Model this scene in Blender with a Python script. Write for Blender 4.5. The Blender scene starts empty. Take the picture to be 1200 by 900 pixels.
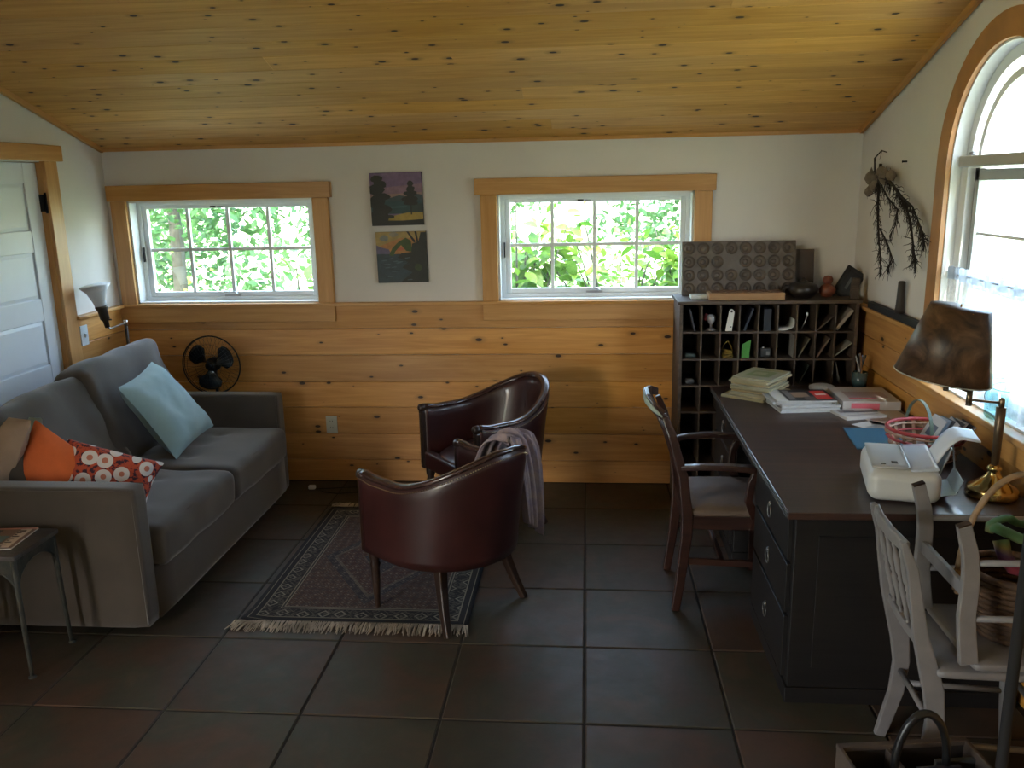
import bpy, bmesh, math, random
from math import sin, cos, pi, radians, sqrt, atan2
from mathutils import Vector, Matrix, Euler, noise
random.seed(7)
C = bpy.context.scene.collection
SC = bpy.context.scene
# ------------------------------------------------------------ camera
def set_camera():
    cam = bpy.data.cameras.new('camera'); o = bpy.data.objects.new('camera', cam); C.objects.link(o)
    yaw, pitch, roll = -0.0895513596, -0.229379046, -0.0210046379
    cy, sy, cp, sp, cr, sr = cos(yaw), sin(yaw), cos(pitch), sin(pitch), cos(roll), sin(roll)
    fwd = Vector((sy*cp, cy*cp, sp)); right = Vector((cy, -sy, 0)); up = right.cross(fwd)
    r = cr*right + sr*up; u = -sr*right + cr*up
    m = Matrix(((r.x, u.x, -fwd.x, 0.0078), (r.y, u.y, -fwd.y, -5.094), (r.z, u.z, -fwd.z, 1.8336), (0, 0, 0, 1)))
    o.matrix_world = m
    cam.sensor_width = 36; cam.lens = 998.666*36/1200; cam.clip_start = .05; cam.clip_end = 300
    SC.camera = o
set_camera()
# ------------------------------------------------------------ sky, sun, exposure
SC.view_settings.view_transform = 'Standard'; SC.view_settings.look = 'None'
SC.view_settings.gamma = 1; SC.view_settings.use_curve_mapping = False
SC.view_settings.exposure = 0.72
wd = bpy.data.worlds.new('sky'); SC.world = wd; wd.use_nodes = True
nt = wd.node_tree; bg = nt.nodes['Background']
sky = nt.nodes.new('ShaderNodeTexSky'); sky.sky_type = 'NISHITA'; sky.sun_disc = False
sky.sun_elevation = radians(45); sky.sun_rotation = radians(200); sky.air_density = 1.0; sky.dust_density = 3.0
haze = nt.nodes.new('ShaderNodeMix'); haze.data_type = 'RGBA'; haze.inputs[0].default_value = .6; haze.inputs[7].default_value = (1.05, 1.12, 1.22, 1)
nt.links.new(sky.outputs[0], haze.inputs[6]); nt.links.new(haze.outputs[2], bg.inputs[0]); bg.inputs[1].default_value = 4.5
def add_sun():
    l = bpy.data.lights.new('sun', 'SUN'); l.energy = 11; l.angle = radians(1.5); l.color = (1, .95, .86)
    o = bpy.data.objects.new('sun', l); C.objects.link(o); o.location = (0, 0, 8)
    d = Vector((-.16, .72, -.68)); o.rotation_euler = d.to_track_quat('-Z', 'Y').to_euler()
add_sun()
def portal(name, loc, rot, sx, sy):
    l = bpy.data.lights.new(name, 'AREA'); l.shape = 'RECTANGLE'; l.size = sx; l.size_y = sy
    l.cycles.is_portal = True
    o = bpy.data.objects.new(name, l); C.objects.link(o); o.location = loc; o.rotation_euler = rot
portal('window_portal', (-2.2, .16, 1.47), (radians(-90), 0, 0), 1.17, .64)
portal('window_portal', (.055, .16, 1.47), (radians(-90), 0, 0), 1.15, .64)
portal('window_portal', (1.72, -1.69, 1.63), (0, radians(90), 0), 1.38, .90)
portal('window_portal', (-3.06, -5.45, 1.03), (0, radians(-90), 0), 1.96, 1.8)
# ------------------------------------------------------------ node materials
MATS = {}
def newmat(name):
    m = bpy.data.materials.new(name); m.use_nodes = True
    nt = m.node_tree; p = nt.nodes['Principled BSDF']; return m, nt, p
def nd(nt, t, **kw):
    n = nt.nodes.new(t)
    for k, v in kw.items():
        if k.startswith('i_'):
            key = k[2:]; key = int(key) if key.isdigit() else key
            n.inputs[key].default_value = v
        else: setattr(n, k, v)
    return n
def mixc(nt, fac, a, b, mode='MIX'):
    n = nt.nodes.new('ShaderNodeMix'); n.data_type = 'RGBA'; n.blend_type = mode
    for i, v in ((0, fac), (6, a), (7, b)):
        if hasattr(v, 'links'): nt.links.new(v, n.inputs[i])
        elif isinstance(v, (int, float)): n.inputs[i].default_value = v
        else: n.inputs[i].default_value = (*v, 1)
    return n.outputs[2]
def mth(nt, op, a, b=0.0, clamp=False):
    n = nt.nodes.new('ShaderNodeMath'); n.operation = op; n.use_clamp = clamp
    for i, v in ((0, a), (1, b)):
        if hasattr(v, 'links'): nt.links.new(v, n.inputs[i])
        else: n.inputs[i].default_value = v
    return n.outputs[0]
def ramp(nt, fac, stops, interp='LINEAR'):
    n = nt.nodes.new('ShaderNodeValToRGB'); cr = n.color_ramp; cr.interpolation = interp
    while len(cr.elements) < len(stops): cr.elements.new(.5)
    for e, (p, c) in zip(cr.elements, stops):
        e.position = p; e.color = (*c, 1) if len(c) == 3 else c
    nt.links.new(fac, n.inputs[0]); return n.outputs[0]
def coords(nt, rand=0.0, scale=(1, 1, 1), kind='Object'):
    tc = nt.nodes.new('ShaderNodeTexCoord'); v = tc.outputs[kind]
    mp = nt.nodes.new('ShaderNodeMapping'); mp.inputs['Scale'].default_value = scale
    nt.links.new(v, mp.inputs[0]); v = mp.outputs[0]
    if rand:
        oi = nt.nodes.new('ShaderNodeObjectInfo')
        mm = nt.nodes.new('ShaderNodeVectorMath'); mm.operation = 'MULTIPLY_ADD'
        cb = nt.nodes.new('ShaderNodeCombineXYZ')
        nt.links.new(oi.outputs['Random'], cb.inputs[0]); nt.links.new(oi.outputs['Random'], cb.inputs[1]); nt.links.new(oi.outputs['Random'], cb.inputs[2])
        nt.links.new(cb.outputs[0], mm.inputs[0]); mm.inputs[1].default_value = (rand, rand*1.37, rand*.71)
        nt.links.new(v, mm.inputs[2]); v = mm.outputs[0]
    return v
def noise_fac(nt, v, scale, detail=3, rough=.55, dist=0):
    n = nd(nt, 'ShaderNodeTexNoise', i_Scale=scale, i_Detail=detail, i_Roughness=rough, i_Distortion=dist)
    nt.links.new(v, n.inputs['Vector']); return n.outputs['Fac']
def bump(nt, p, h, strength=.3, dist=.01):
    b = nd(nt, 'ShaderNodeBump', i_Strength=strength, i_Distance=dist)
    nt.links.new(h, b.inputs['Height']); nt.links.new(b.outputs[0], p.inputs['Normal'])
def M(name, col, rough=.5, metal=0, var=0.0, vscale=8, bmp=0, bscale=60, coat=0, rand=0, trans=0, sheen=0, vcol=None):
    if name in MATS: return MATS[name]
    m, nt, p = newmat(name)
    p.inputs['Roughness'].default_value = rough; p.inputs['Metallic'].default_value = metal
    p.inputs['Coat Weight'].default_value = coat; p.inputs['Base Color'].default_value = (*col, 1)
    if sheen: p.inputs['Sheen Weight'].default_value = sheen
    v = coords(nt, 13.0)
    c2 = vcol or tuple(max(0, c*(1-var)) for c in col)
    f = noise_fac(nt, v, vscale, 4)
    f2 = ramp(nt, f, [(.35, (0, 0, 0)), (.65, (1, 1, 1))])
    out = mixc(nt, f2, col, c2)
    if rand:
        oi = nt.nodes.new('ShaderNodeObjectInfo')
        hs = nt.nodes.new('ShaderNodeHueSaturation')
        nt.links.new(mth(nt, 'MULTIPLY_ADD', oi.outputs['Random'], rand), hs.inputs['Value'])
        hs.inputs['Value'].links[0].from_node.inputs[2].default_value = 1-rand/2
        nt.links.new(out, hs.inputs['Color']); out = hs.outputs[0]
    nt.links.new(out, p.inputs['Base Color'])
    if bmp: bump(nt, p, noise_fac(nt, v, bscale, 5, .7), bmp)
    if trans:
        p.inputs['Transmission Weight'].default_value = trans
    MATS[name] = m; return m
def WOOD(name, ca, cb, knots=0, rough=.45, gr=1.0, rand=.25, coat=0, ktone=(.035, .015, .006)):
    """wood with its grain along the local X axis; every object draws its own grain and tone"""
    if name in MATS: return MATS[name]
    m, nt, p = newmat(name)
    p.inputs['Roughness'].default_value = rough; p.inputs['Coat Weight'].default_value = coat
    v = coords(nt, 37.0, (1, 1, 1))
    vs = nd(nt, 'ShaderNodeVectorMath', operation='MULTIPLY'); vs.inputs[1].default_value = (.9*gr, 14*gr, 14*gr)
    nt.links.new(v, vs.inputs[0])
    f = noise_fac(nt, vs.outputs[0], 1.6, 5, .6, 1.2)
    vs2 = nd(nt, 'ShaderNodeVectorMath', operation='MULTIPLY'); vs2.inputs[1].default_value = (3*gr, 160*gr, 160*gr)
    nt.links.new(v, vs2.inputs[0])
    g = noise_fac(nt, vs2.outputs[0], 1.2, 2, .5)
    fac = mth(nt, 'MULTIPLY_ADD', g, .25)
    nt.links.new(f, fac.node.inputs[2])
    col = ramp(nt, fac, [(.42, ca), (.78, cb)])
    big = noise_fac(nt, v, .7, 2)
    oi = nt.nodes.new('ShaderNodeObjectInfo')
    val = mth(nt, 'MULTIPLY_ADD', oi.outputs['Random'], rand); val.node.inputs[2].default_value = 1-rand/2
    hs = nt.nodes.new('ShaderNodeHueSaturation'); nt.links.new(val, hs.inputs['Value'])
    sat = mth(nt, 'MULTIPLY_ADD', big, .35); sat.node.inputs[2].default_value = .85; nt.links.new(sat, hs.inputs['Saturation'])
    nt.links.new(col, hs.inputs['Color']); out = hs.outputs[0]
    if knots:
        warp = nd(nt, 'ShaderNodeVectorMath', operation='MULTIPLY'); warp.inputs[1].default_value = (4.2*knots, 9.0*knots, 0)
        nt.links.new(v, warp.inputs[0])
        vo = nd(nt, 'ShaderNodeTexVoronoi', voronoi_dimensions='2D', i_Scale=1.0, i_Randomness=1.0)
        nt.links.new(warp.outputs[0], vo.inputs['Vector'])
        sep = nd(nt, 'ShaderNodeSeparateColor'); nt.links.new(vo.outputs['Color'], sep.inputs[0])
        # knot radius differs from cell to cell, and about half the cells have none
        rad = mth(nt, 'SUBTRACT', sep.outputs[0], .52, True)
        rad = mth(nt, 'MULTIPLY', rad, .28)
        d = mth(nt, 'SUBTRACT', rad, vo.outputs['Distance'])
        d = mth(nt, 'MULTIPLY', d, 45, True)
        out = mixc(nt, d, out, ktone)
        halo = mth(nt, 'SUBTRACT', mth(nt, 'MULTIPLY', rad, 2.6), vo.outputs['Distance'])
        halo = mth(nt, 'MULTIPLY', halo, 6, True)
        halo = mth(nt, 'MULTIPLY', halo, .5)
        out2 = mixc(nt, halo, hs.outputs[0], tuple(c*.55 for c in cb))
        mx = out.node; nt.links.new(out2, mx.inputs[6])
    nt.links.new(out, p.inputs['Base Color'])
    bump(nt, p, g, .08, .002)
    MATS[name] = m; return m
# ------------------------------------------------------------ mesh building
class MB:
    def __init__(s): s.v = []; s.f = []; s.m = []; s.sm = []
    def add(s, vs, fs, mi=0, smooth=False, mat=None):
        b = len(s.v)
        s.v += [tuple(mat @ Vector(v)) if mat else tuple(v) for v in vs]
        s.f += [tuple(b+i for i in f) for f in fs]
        s.m += [mi]*len(fs); s.sm += [smooth]*len(fs); return s
    def box(s, c, d, mi=0, rot=None):
        x, y, z = d[0]/2, d[1]/2, d[2]/2
        vs = [(i*x, j*y, k*z) for k in (-1, 1) for j in (-1, 1) for i in (-1, 1)]
        fs = [(0, 2, 3, 1), (4, 5, 7, 6), (0, 1, 5, 4), (2, 6, 7, 3), (0, 4, 6, 2), (1, 3, 7, 5)]
        mt = Matrix.Translation(c)
        if rot is not None: mt = mt @ (rot if isinstance(rot, Matrix) else Euler(rot).to_matrix().to_4x4())
        return s.add(vs, fs, mi, False, mt)
    def bx(s, x0, x1, y0, y1, z0, z1, mi=0): return s.box(((x0+x1)/2, (y0+y1)/2, (z0+z1)/2), (x1-x0, y1-y0, z1-z0), mi)
    def tube(s, pts, r, n=8, mi=0, closed=False, flat=None, cap=True):
        P = [Vector(p) for p in pts]; k = len(P); R = r if isinstance(r, (list, tuple)) else [r]*k
        vs = []; up = None
        for i in range(k):
            if closed: t = (P[(i+1) % k]-P[i-1])
            else: t = (P[min(i+1, k-1)]-P[max(i-1, 0)])
            t.normalize()
            if up is None:
                up = Vector((0, 0, 1)) if abs(t.z) < .9 else Vector((0, 1, 0))
            a = t.cross(up); 
            if a.length < 1e-5: a = t.orthogonal()
            a.normalize(); b = a.cross(t); b.normalize(); up = b
            fa = flat if flat else 1.0
            for j in range(n):
                w = 2*pi*j/n; vs.append(P[i]+a*(cos(w)*R[i])+b*(sin(w)*R[i]*fa))
        fs = []
        for i in range(k if closed else k-1):
            for j in range(n):
                a0 = i*n+j; a1 = i*n+(j+1) % n; b0 = ((i+1) % k)*n+j; b1 = ((i+1) % k)*n+(j+1) % n
                fs.append((a0, a1, b1, b0))
        if not closed and cap: fs.append(tuple(range(n-1, -1, -1))); fs.append(tuple((k-1)*n+j for j in range(n)))
        return s.add(vs, fs, mi, True)
    def sweep(s, pts, w, h, side, mi=0, smooth=False):
        """rectangular section w (along side) by h swept along pts"""
        P = [Vector(p) for p in pts]; k = len(P); side = Vector(side).normalized()
        W = w if isinstance(w, (list, tuple)) else [w]*k; H = h if isinstance(h, (list, tuple)) else [h]*k
        vs = []
        for i in range(k):
            t = (P[min(i+1, k-1)]-P[max(i-1, 0)]).normalized(); n = t.cross(side).normalized()
            for a, b in ((-1, -1), (1, -1), (1, 1), (-1, 1)): vs.append(P[i]+side*(a*W[i]/2)+n*(b*H[i]/2))
        fs = [(i*4+j, i*4+(j+1) % 4, i*4+4+(j+1) % 4, i*4+4+j) for i in range(k-1) for j in range(4)]
        fs += [(3, 2, 1, 0), tuple((k-1)*4+j for j in range(4))]
        return s.add(vs, fs, mi, smooth)
    def lathe(s, prof, n=20, c=(0, 0, 0), mi=0, rot=None, smooth=True):
        vs = [(r*cos(2*pi*j/n), r*sin(2*pi*j/n), z) for r, z in prof for j in range(n)]
        fs = [(i*n+j, i*n+(j+1) % n, (i+1)*n+(j+1) % n, (i+1)*n+j) for i in range(len(prof)-1) for j in range(n)]
        if prof[0][0] > 1e-4: fs.append(tuple(range(n-1, -1, -1)))
        if prof[-1][0] > 1e-4: fs.append(tuple((len(prof)-1)*n+j for j in range(n)))
        mt = Matrix.Translation(c)
        if rot is not None: mt = mt @ (rot if isinstance(rot, Matrix) else Euler(rot).to_matrix().to_4x4())
        return s.add(vs, fs, mi, smooth, mt)
    def grid(s, fn, nu, nv, mi=0, smooth=True, cu=False):
        vs = [fn(i/(nu if cu else nu-1), j/(nv-1)) for i in range(nu) for j in range(nv)]
        fs = []
        for i in range(nu if cu else nu-1):
            for j in range(nv-1):
                i2 = (i+1) % nu; fs.append((i*nv+j, i2*nv+j, i2*nv+j+1, i*nv+j+1))
        return s.add(vs, fs, mi, smooth)
    def prism(s, poly, y0, y1, mi=0, axis='y'):
        n = len(poly)
        def P(a, b, d): return {'y': (a, d, b), 'x': (d, a, b), 'z': (a, b, d)}[axis]
        vs = [P(a, b, y0) for a, b in poly]+[P(a, b, y1) for a, b in poly]
        fs = [tuple(range(n)), tuple(range(2*n-1, n-1, -1))]+[(i, i+n, (i+1) % n+n, (i+1) % n) for i in range(n)]
        return s.add(vs, fs, mi)
    def rbox(s, c, d, r, n=10, puff=0, nz=0, nsc=6, mi=0, rot=None, seed=0, flatbottom=False, dents=()):
        """rounded, slightly stuffed box"""
        hx, hy, hz = d[0]/2, d[1]/2, d[2]/2; vs = []; fs = []; idx = {}
        mt = Matrix.Translation(c)
        if rot is not None: mt = mt @ (rot if isinstance(rot, Matrix) else Euler(rot).to_matrix().to_4x4())
        def vert(p):
            key = tuple(round(q, 5) for q in p)
            if key in idx: return idx[key]
            P = Vector((p[0]*hx, p[1]*hy, p[2]*hz))
            q = Vector((max(-hx+r, min(hx-r, P.x)), max(-hy+r, min(hy-r, P.y)), max(-hz+r, min(hz-r, P.z))))
            dd = P-q; o = q+(dd.normalized()*r if dd.length > 1e-9 else Vector())
            kx, ky, kz = 1-(o.x/hx)**2, 1-(o.y/hy)**2, 1-(o.z/hz)**2
            if puff:
                o.z += puff*max(0, kx)**.5*max(0, ky)**.5*(o.z/hz if not (flatbottom and o.z < 0) else 0)
                o.x += puff*.4*max(0, ky)**.5*max(0, kz)**.5*(o.x/hx); o.y += puff*.4*max(0, kx)**.5*max(0, kz)**.5*(o.y/hy)
            if nz:
                nn = noise.noise_vector(o*nsc+Vector((seed, seed*2, 3))); o = o+nn*nz
            for dx_, dy_, dd_, dr_ in dents:
                if o.z > 0: o.z -= dd_*math.exp(-((o.x-dx_)**2+(o.y-dy_)**2)/dr_**2)
            idx[key] = len(vs); vs.append(o); return idx[key]
        g = [-1+2*i/n for i in range(n+1)]
        # concentrate samples near the rounded edges
        g = [math.copysign(abs(a)**.7, a) for a in g]
        for ax in range(3):
            for sg in (-1, 1):
                for i in range(n):
                    for j in range(n):
                        q = []
                        for a, b in ((i, j), (i+1, j), (i+1, j+1), (i, j+1)):
                            p = [0, 0, 0]; p[ax] = sg; p[(ax+1) % 3] = g[a]; p[(ax+2) % 3] = g[b]; q.append(vert(p))
                        fs.append(tuple(q) if sg > 0 else tuple(q[::-1]))
        return s.add(vs, fs, mi, True, mt)
    def pillow(s, A, B, Cc, D, t, n=16, pinch=.06, mi=0, nz=.008, seed=0, back=0):
        """stuffed pillow between four corners"""
        A, B, Cc, D = map(Vector, (A, B, Cc, D)); nrm = (B-A).cross(D-A).normalized()
        for sg in (1, -1):
            def fn(u, v, sg=sg):
                a = 2*u-1; b = 2*v-1
                a2 = a*(1-pinch*(1-b*b)); b2 = b*(1-pinch*(1-a*a))
                uu = (a2+1)/2; vv = (b2+1)/2
                p = A*(1-uu)*(1-vv)+B*uu*(1-vv)+Cc*uu*vv+D*(1-uu)*vv
                k = max(0, (1-a**4)*(1-b**4))**.55
                w = noise.noise(p*9+Vector((seed, 0, 0)))*nz*2+noise.noise(p*22+Vector((seed, 4, 0)))*nz
                return p+nrm*(sg*(t/2)*k+(w if k > 0 else 0)*k)
            b0 = len(s.v); s.grid(fn, n, n, mi if sg > 0 else back)
            if sg < 0:
                for q in range(len(s.f)-(n-1)**2, len(s.f)): s.f[q] = s.f[q][::-1]
        return s
    def build(s, name, mats, parent=None, kind=None, bevel=0, seg=2, loc=None, label=None, subd=0, solid=0):
        me = bpy.data.meshes.new(name); me.from_pydata([tuple(v) for v in s.v], [], s.f); me.update()
        if not isinstance(mats, (list, tuple)): mats = [mats]
        for m in mats: me.materials.append(m)
        me.polygons.foreach_set('material_index', s.m); me.polygons.foreach_set('use_smooth', s.sm)
        o = bpy.data.objects.new(name, me); C.objects.link(o)
        if parent: o.parent = parent
        if loc: o.location = loc
        if kind: o['kind'] = kind
        if label: o['label'] = label
        if solid:
            b = o.modifiers.new('thick', 'SOLIDIFY'); b.thickness = solid; b.offset = 0
        if bevel:
            b = o.modifiers.new('edge', 'BEVEL'); b.width = bevel; b.segments = seg; b.limit_method = 'ANGLE'; b.angle_limit = radians(40)
            b.harden_normals = False
        if subd:
            b = o.modifiers.new('smooth', 'SUBSURF'); b.levels = subd; b.render_levels = subd
        return o
def thing(name, label, cat, loc=(0, 0, 0), rz=0, group=None):
    o = bpy.data.objects.new(name, None); C.objects.link(o); o.empty_display_size = .1
    o.location = loc; o.rotation_euler = (0, 0, rz); o['label'] = label; o['category'] = cat
    if group: o['group'] = group
    return o
def tag(o, label, cat, group=None, kind=None):
    o['label'] = label; o['category'] = cat
    if group: o['group'] = group
    if kind: o['kind'] = kind
    return o
def struct(o): o['kind'] = 'structure'; return o
def dup(root, loc, rz=None, label=None, group=None, rot=None):
    r = root.copy(); C.objects.link(r); r.location = loc
    if rz is not None: r.rotation_euler = (0, 0, rz)
    if rot is not None: r.rotation_euler = rot
    if label: r['label'] = label
    if group: r['group'] = group
    for ch in list(root.children):
        c = ch.copy(); C.objects.link(c); c.parent = r
        for g in ch.children:
            d = g.copy(); C.objects.link(d); d.parent = c
    return r
def ss(t): t = max(0, min(1, t)); return t*t*(3-2*t)
# ------------------------------------------------------------ materials
wall_white = M('wall_paint', (.72, .685, .65), .75, var=.05, vscale=2, bmp=.05, bscale=120)
white_trim = M('white_window_vinyl', (.78, .80, .80), .4, var=.04)
door_white = M('door_paint', (.76, .82, .90), .45, var=.05, vscale=3)
pine_wall = WOOD('pine_wainscot', (.66, .345, .115), (.50, .23, .065), knots=1.25, rough=.42, rand=.30)
pine_ceil = WOOD('pine_ceiling', (.72, .41, .13), (.56, .29, .08), knots=1.5, rough=.62, rand=.22)
pine_trim = WOOD('pine_trim', (.62, .34, .125), (.50, .25, .080), knots=0, rough=.4, rand=.12)
dark_wood = WOOD('dark_walnut', (.035, .018, .011), (.014, .007, .005), rough=.38, rand=.3, coat=.15)
desk_wood = WOOD('dark_desk_wood', (.050, .024, .017), (.020, .010, .008), rough=.42, rand=.1, coat=.2)
black_wood = WOOD('black_stained_wood', (.012, .010, .009), (.006, .005, .005), rough=.5, rand=.1)
red_wood = WOOD('mahogany', (.040, .015, .010), (.018, .007, .005), rough=.35, rand=.2, coat=.15)
cab_wood = WOOD('weathered_cabinet_wood', (.10, .068, .045), (.045, .030, .021), rough=.65, rand=.3)
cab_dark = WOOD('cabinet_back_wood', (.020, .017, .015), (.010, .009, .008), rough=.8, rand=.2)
leather = M('oxblood_leather', (.040, .010, .009), .38, var=.45, vscale=5, bmp=.10, bscale=180, coat=.25)
sofa_fab = M('grey_suede', (.068, .053, .040), .88, var=.22, vscale=5, bmp=.15, bscale=220, sheen=.4)
brass = M('brass', (.75, .52, .20), .18, 1.0, var=.15)
black_metal = M('black_metal', (.012, .013, .015), .4, .6, var=.3, bmp=.05)
chrome = M('steel', (.5, .5, .5), .3, 1.0)
white_paint = M('aged_white_paint', (.20, .185, .18), .5, var=.15, vscale=14, bmp=.1, bscale=50)
wicker = M('brown_wicker', (.11, .055, .025), .7, var=.5, vscale=30, bmp=.6, bscale=90)
rattan = M('rattan', (.30, .19, .10), .55, var=.3, vscale=20, bmp=.2)
# floor tile
def tile_mat():
    m, nt, p = newmat('slate_tile')
    v = coords(nt, 23.0)
    f = noise_fac(nt, v, 2.6, 6, .6, .6); g = noise_fac(nt, v, 11, 5, .65)
    a = ramp(nt, f, [(.32, (.088, .044, .026)), (.45, (.066, .044, .029)), (.56, (.048, .050, .034)), (.72, (.100, .062, .040))])
    out = mixc(nt, mth(nt, 'MULTIPLY', g, .7), a, (.040, .033, .027))
    oi = nt.nodes.new('ShaderNodeObjectInfo'); hs = nt.nodes.new('ShaderNodeHueSaturation')
    val = mth(nt, 'MULTIPLY_ADD', oi.outputs['Random'], .35); val.node.inputs[2].default_value = .85
    nt.links.new(val, hs.inputs['Value']); nt.links.new(out, hs.inputs['Color']); nt.links.new(hs.outputs[0], p.inputs['Base Color'])
    p.inputs['Specular IOR Level'].default_value = .28; rr = mth(nt, 'MULTIPLY_ADD', g, .25); rr.node.inputs[2].default_value = .38; nt.links.new(rr, p.inputs['Roughness'])
    bump(nt, p, g, .25, .006); return m
tile_m = tile_mat(); grout = M('grout', (.030, .026, .022), .9, var=.3, vscale=20)
# thin window glass: mostly clear, a little mirror
def glass_mat(name, tint=(.93, .97, .96), gl=.07):
    m = bpy.data.materials.new(name); m.use_nodes = True; nt = m.node_tree; nt.nodes.clear()
    o = nt.nodes.new('ShaderNodeOutputMaterial'); t = nt.nodes.new('ShaderNodeBsdfTransparent'); g = nt.nodes.new('ShaderNodeBsdfGlossy')
    t.inputs[0].default_value = (*tint, 1); g.inputs['Roughness'].default_value = .03
    mx = nt.nodes.new('ShaderNodeMixShader'); mx.inputs[0].default_value = gl
    nt.links.new(t.outputs[0], mx.inputs[1]); nt.links.new(g.outputs[0], mx.inputs[2]); nt.links.new(mx.outputs[0], o.inputs[0]); return m
glass = glass_mat('window_glass')
def sheer_mat(name, col, op):
    m = bpy.data.materials.new(name); m.use_nodes = True; nt = m.node_tree; nt.nodes.clear()
    o = nt.nodes.new('ShaderNodeOutputMaterial'); t = nt.nodes.new('ShaderNodeBsdfTransparent')
    d = nt.nodes.new('ShaderNodeBsdfDiffuse'); tr = nt.nodes.new('ShaderNodeBsdfTranslucent')
    for q in (d, tr): q.inputs[0].default_value = (*col, 1)
    a = nt.nodes.new('ShaderNodeAddShader'); mx = nt.nodes.new('ShaderNodeMixShader')
    tc = nt.nodes.new('ShaderNodeTexCoord'); n = noise_fac(nt, tc.outputs['Object'], 60, 2)
    fac = mth(nt, 'MULTIPLY_ADD', n, .25); fac.node.inputs[2].default_value = op-.12; nt.links.new(fac, mx.inputs[0])
    m2 = nt.nodes.new('ShaderNodeMixShader'); m2.inputs[0].default_value = .5
    nt.links.new(d.outputs[0], m2.inputs[1]); nt.links.new(tr.outputs[0], m2.inputs[2])
    nt.links.new(t.outputs[0], mx.inputs[1]); nt.links.new(m2.outputs[0], mx.inputs[2]); nt.links.new(mx.outputs[0], o.inputs[0]); return m
# ============================================================ STRUCTURE
XL, XR, ZC, SL, YF = -2.897, 1.537, 2.095, .3068, -7.4
ZR = 1.155
def zc(y): return ZC - SL*y
# floor: grout bed and single tiles
fl = struct(MB().bx(XL-.1, XR+.1, YF-.1, .1, -.06, -.004).build('floor', grout))
S = .508
tile_meshes = {}
def tile_mesh(w, d):
    key = (round(w, 3), round(d, 3))
    if key not in tile_meshes:
        g = .004; x, y = w/2-g, d/2-g; c = .004; mb = MB()
        lv = [(x, y, -.01), (x, y, -.003), (x-c, y-c, 0)]
        vs = [(sx*a, sy*b, z) for a, b, z in lv for sx, sy in ((-1, -1), (1, -1), (1, 1), (-1, 1))]
        fs = [(i*4+j, i*4+(j+1) % 4, i*4+4+(j+1) % 4, i*4+4+j) for i in (0, 1) for j in range(4)]+[(8, 9, 10, 11)]
        me = bpy.data.meshes.new('floor_tile'); me.from_pydata(vs, [], fs); me.materials.append(tile_m); tile_meshes[key] = me
    return tile_meshes[key]
for i in range(-6, 4):
    for j in range(-1, 0+11):
        x0, x1 = max(XL, i*S), min(XR, (i+1)*S); yb = -1.956-(j-3)*S
        y1, y0 = min(0, yb), max(YF, yb-S)
        if x1-x0 < .03 or y1-y0 < .03: continue
        o = bpy.data.objects.new('floor_tile', tile_mesh(x1-x0, y1-y0)); C.objects.link(o); o.parent = fl
        o.location = ((x0+x1)/2, (y0+y1)/2, random.uniform(-.0006, .0006))
# boards share mesh data: length along local X, width along local Y, face on +Z
board_meshes = {}
def board(name, L, w, mat, parent, mtx, th=.018, gap=.0025, ch=.004):
    key = (round(L, 3), round(w, 3), mat.name, th)
    if key not in board_meshes:
        x, y = L/2-.0005, w/2-gap/2
        lv = [(x, y, -th), (x, y, -ch), (x, y-ch, 0)]
        vs = [(sx*a, sy*b, z) for a, b, z in lv for sx, sy in ((-1, -1), (1, -1), (1, 1), (-1, 1))]
        fs = [(3, 2, 1, 0)]+[(i*4+j, i*4+(j+1) % 4, i*4+4+(j+1) % 4, i*4+4+j) for i in (0, 1) for j in range(4)]+[(8, 9, 10, 11)]
        me = bpy.data.meshes.new(name); me.from_pydata(vs, [], fs); me.materials.append(mat); board_meshes[key] = me
    o = bpy.data.objects.new(name, board_meshes[key]); C.objects.link(o); o.parent = parent; o.matrix_local = mtx
    return o
def frame(origin, ex, ey, ez):
    m = Matrix.Identity(4)
    for i, e in enumerate((ex, ey, ez)):
        e = Vector(e).normalized()
        for r in range(3): m[r][i] = e[r]
    for r in range(3): m[r][3] = origin[r]
    return m
# ceiling: sloping deck with single pine boards
cl = MB(); t_ = .12
cl.prism([(.3, zc(.3)+.03), (YF-.2, zc(YF-.2)+.03), (YF-.2, zc(YF-.2)+.03+t_), (.3, zc(.3)+.03+t_)], XL-.2, XR+.2, axis='x')
ceil = struct(cl.build('ceiling', M('roof_deck', (.25, .2, .15), .9)))
sd = Vector((0, -1, SL)).normalized(); nrm = Vector((0, -SL, -1)).normalized()
bw = .142; nb = int((-YF)*sqrt(1+SL*SL)/bw)
for k in range(nb+1):
    s0 = (k+.5)*bw-.01
    p = Vector((0, 0, ZC))+sd*s0
    jx = random.uniform(-1.6, .9)
    for a, b in ((XL, jx), (jx, XR)) if k % 3 == 1 else ((XL, XR),):
        board('board', b-a, bw, pine_ceil, ceil, frame(((a+b)/2, p.y, p.z), (1, 0, 0), sd, Vector((1, 0, 0)).cross(sd)), gap=.0008, ch=.0018)
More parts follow.
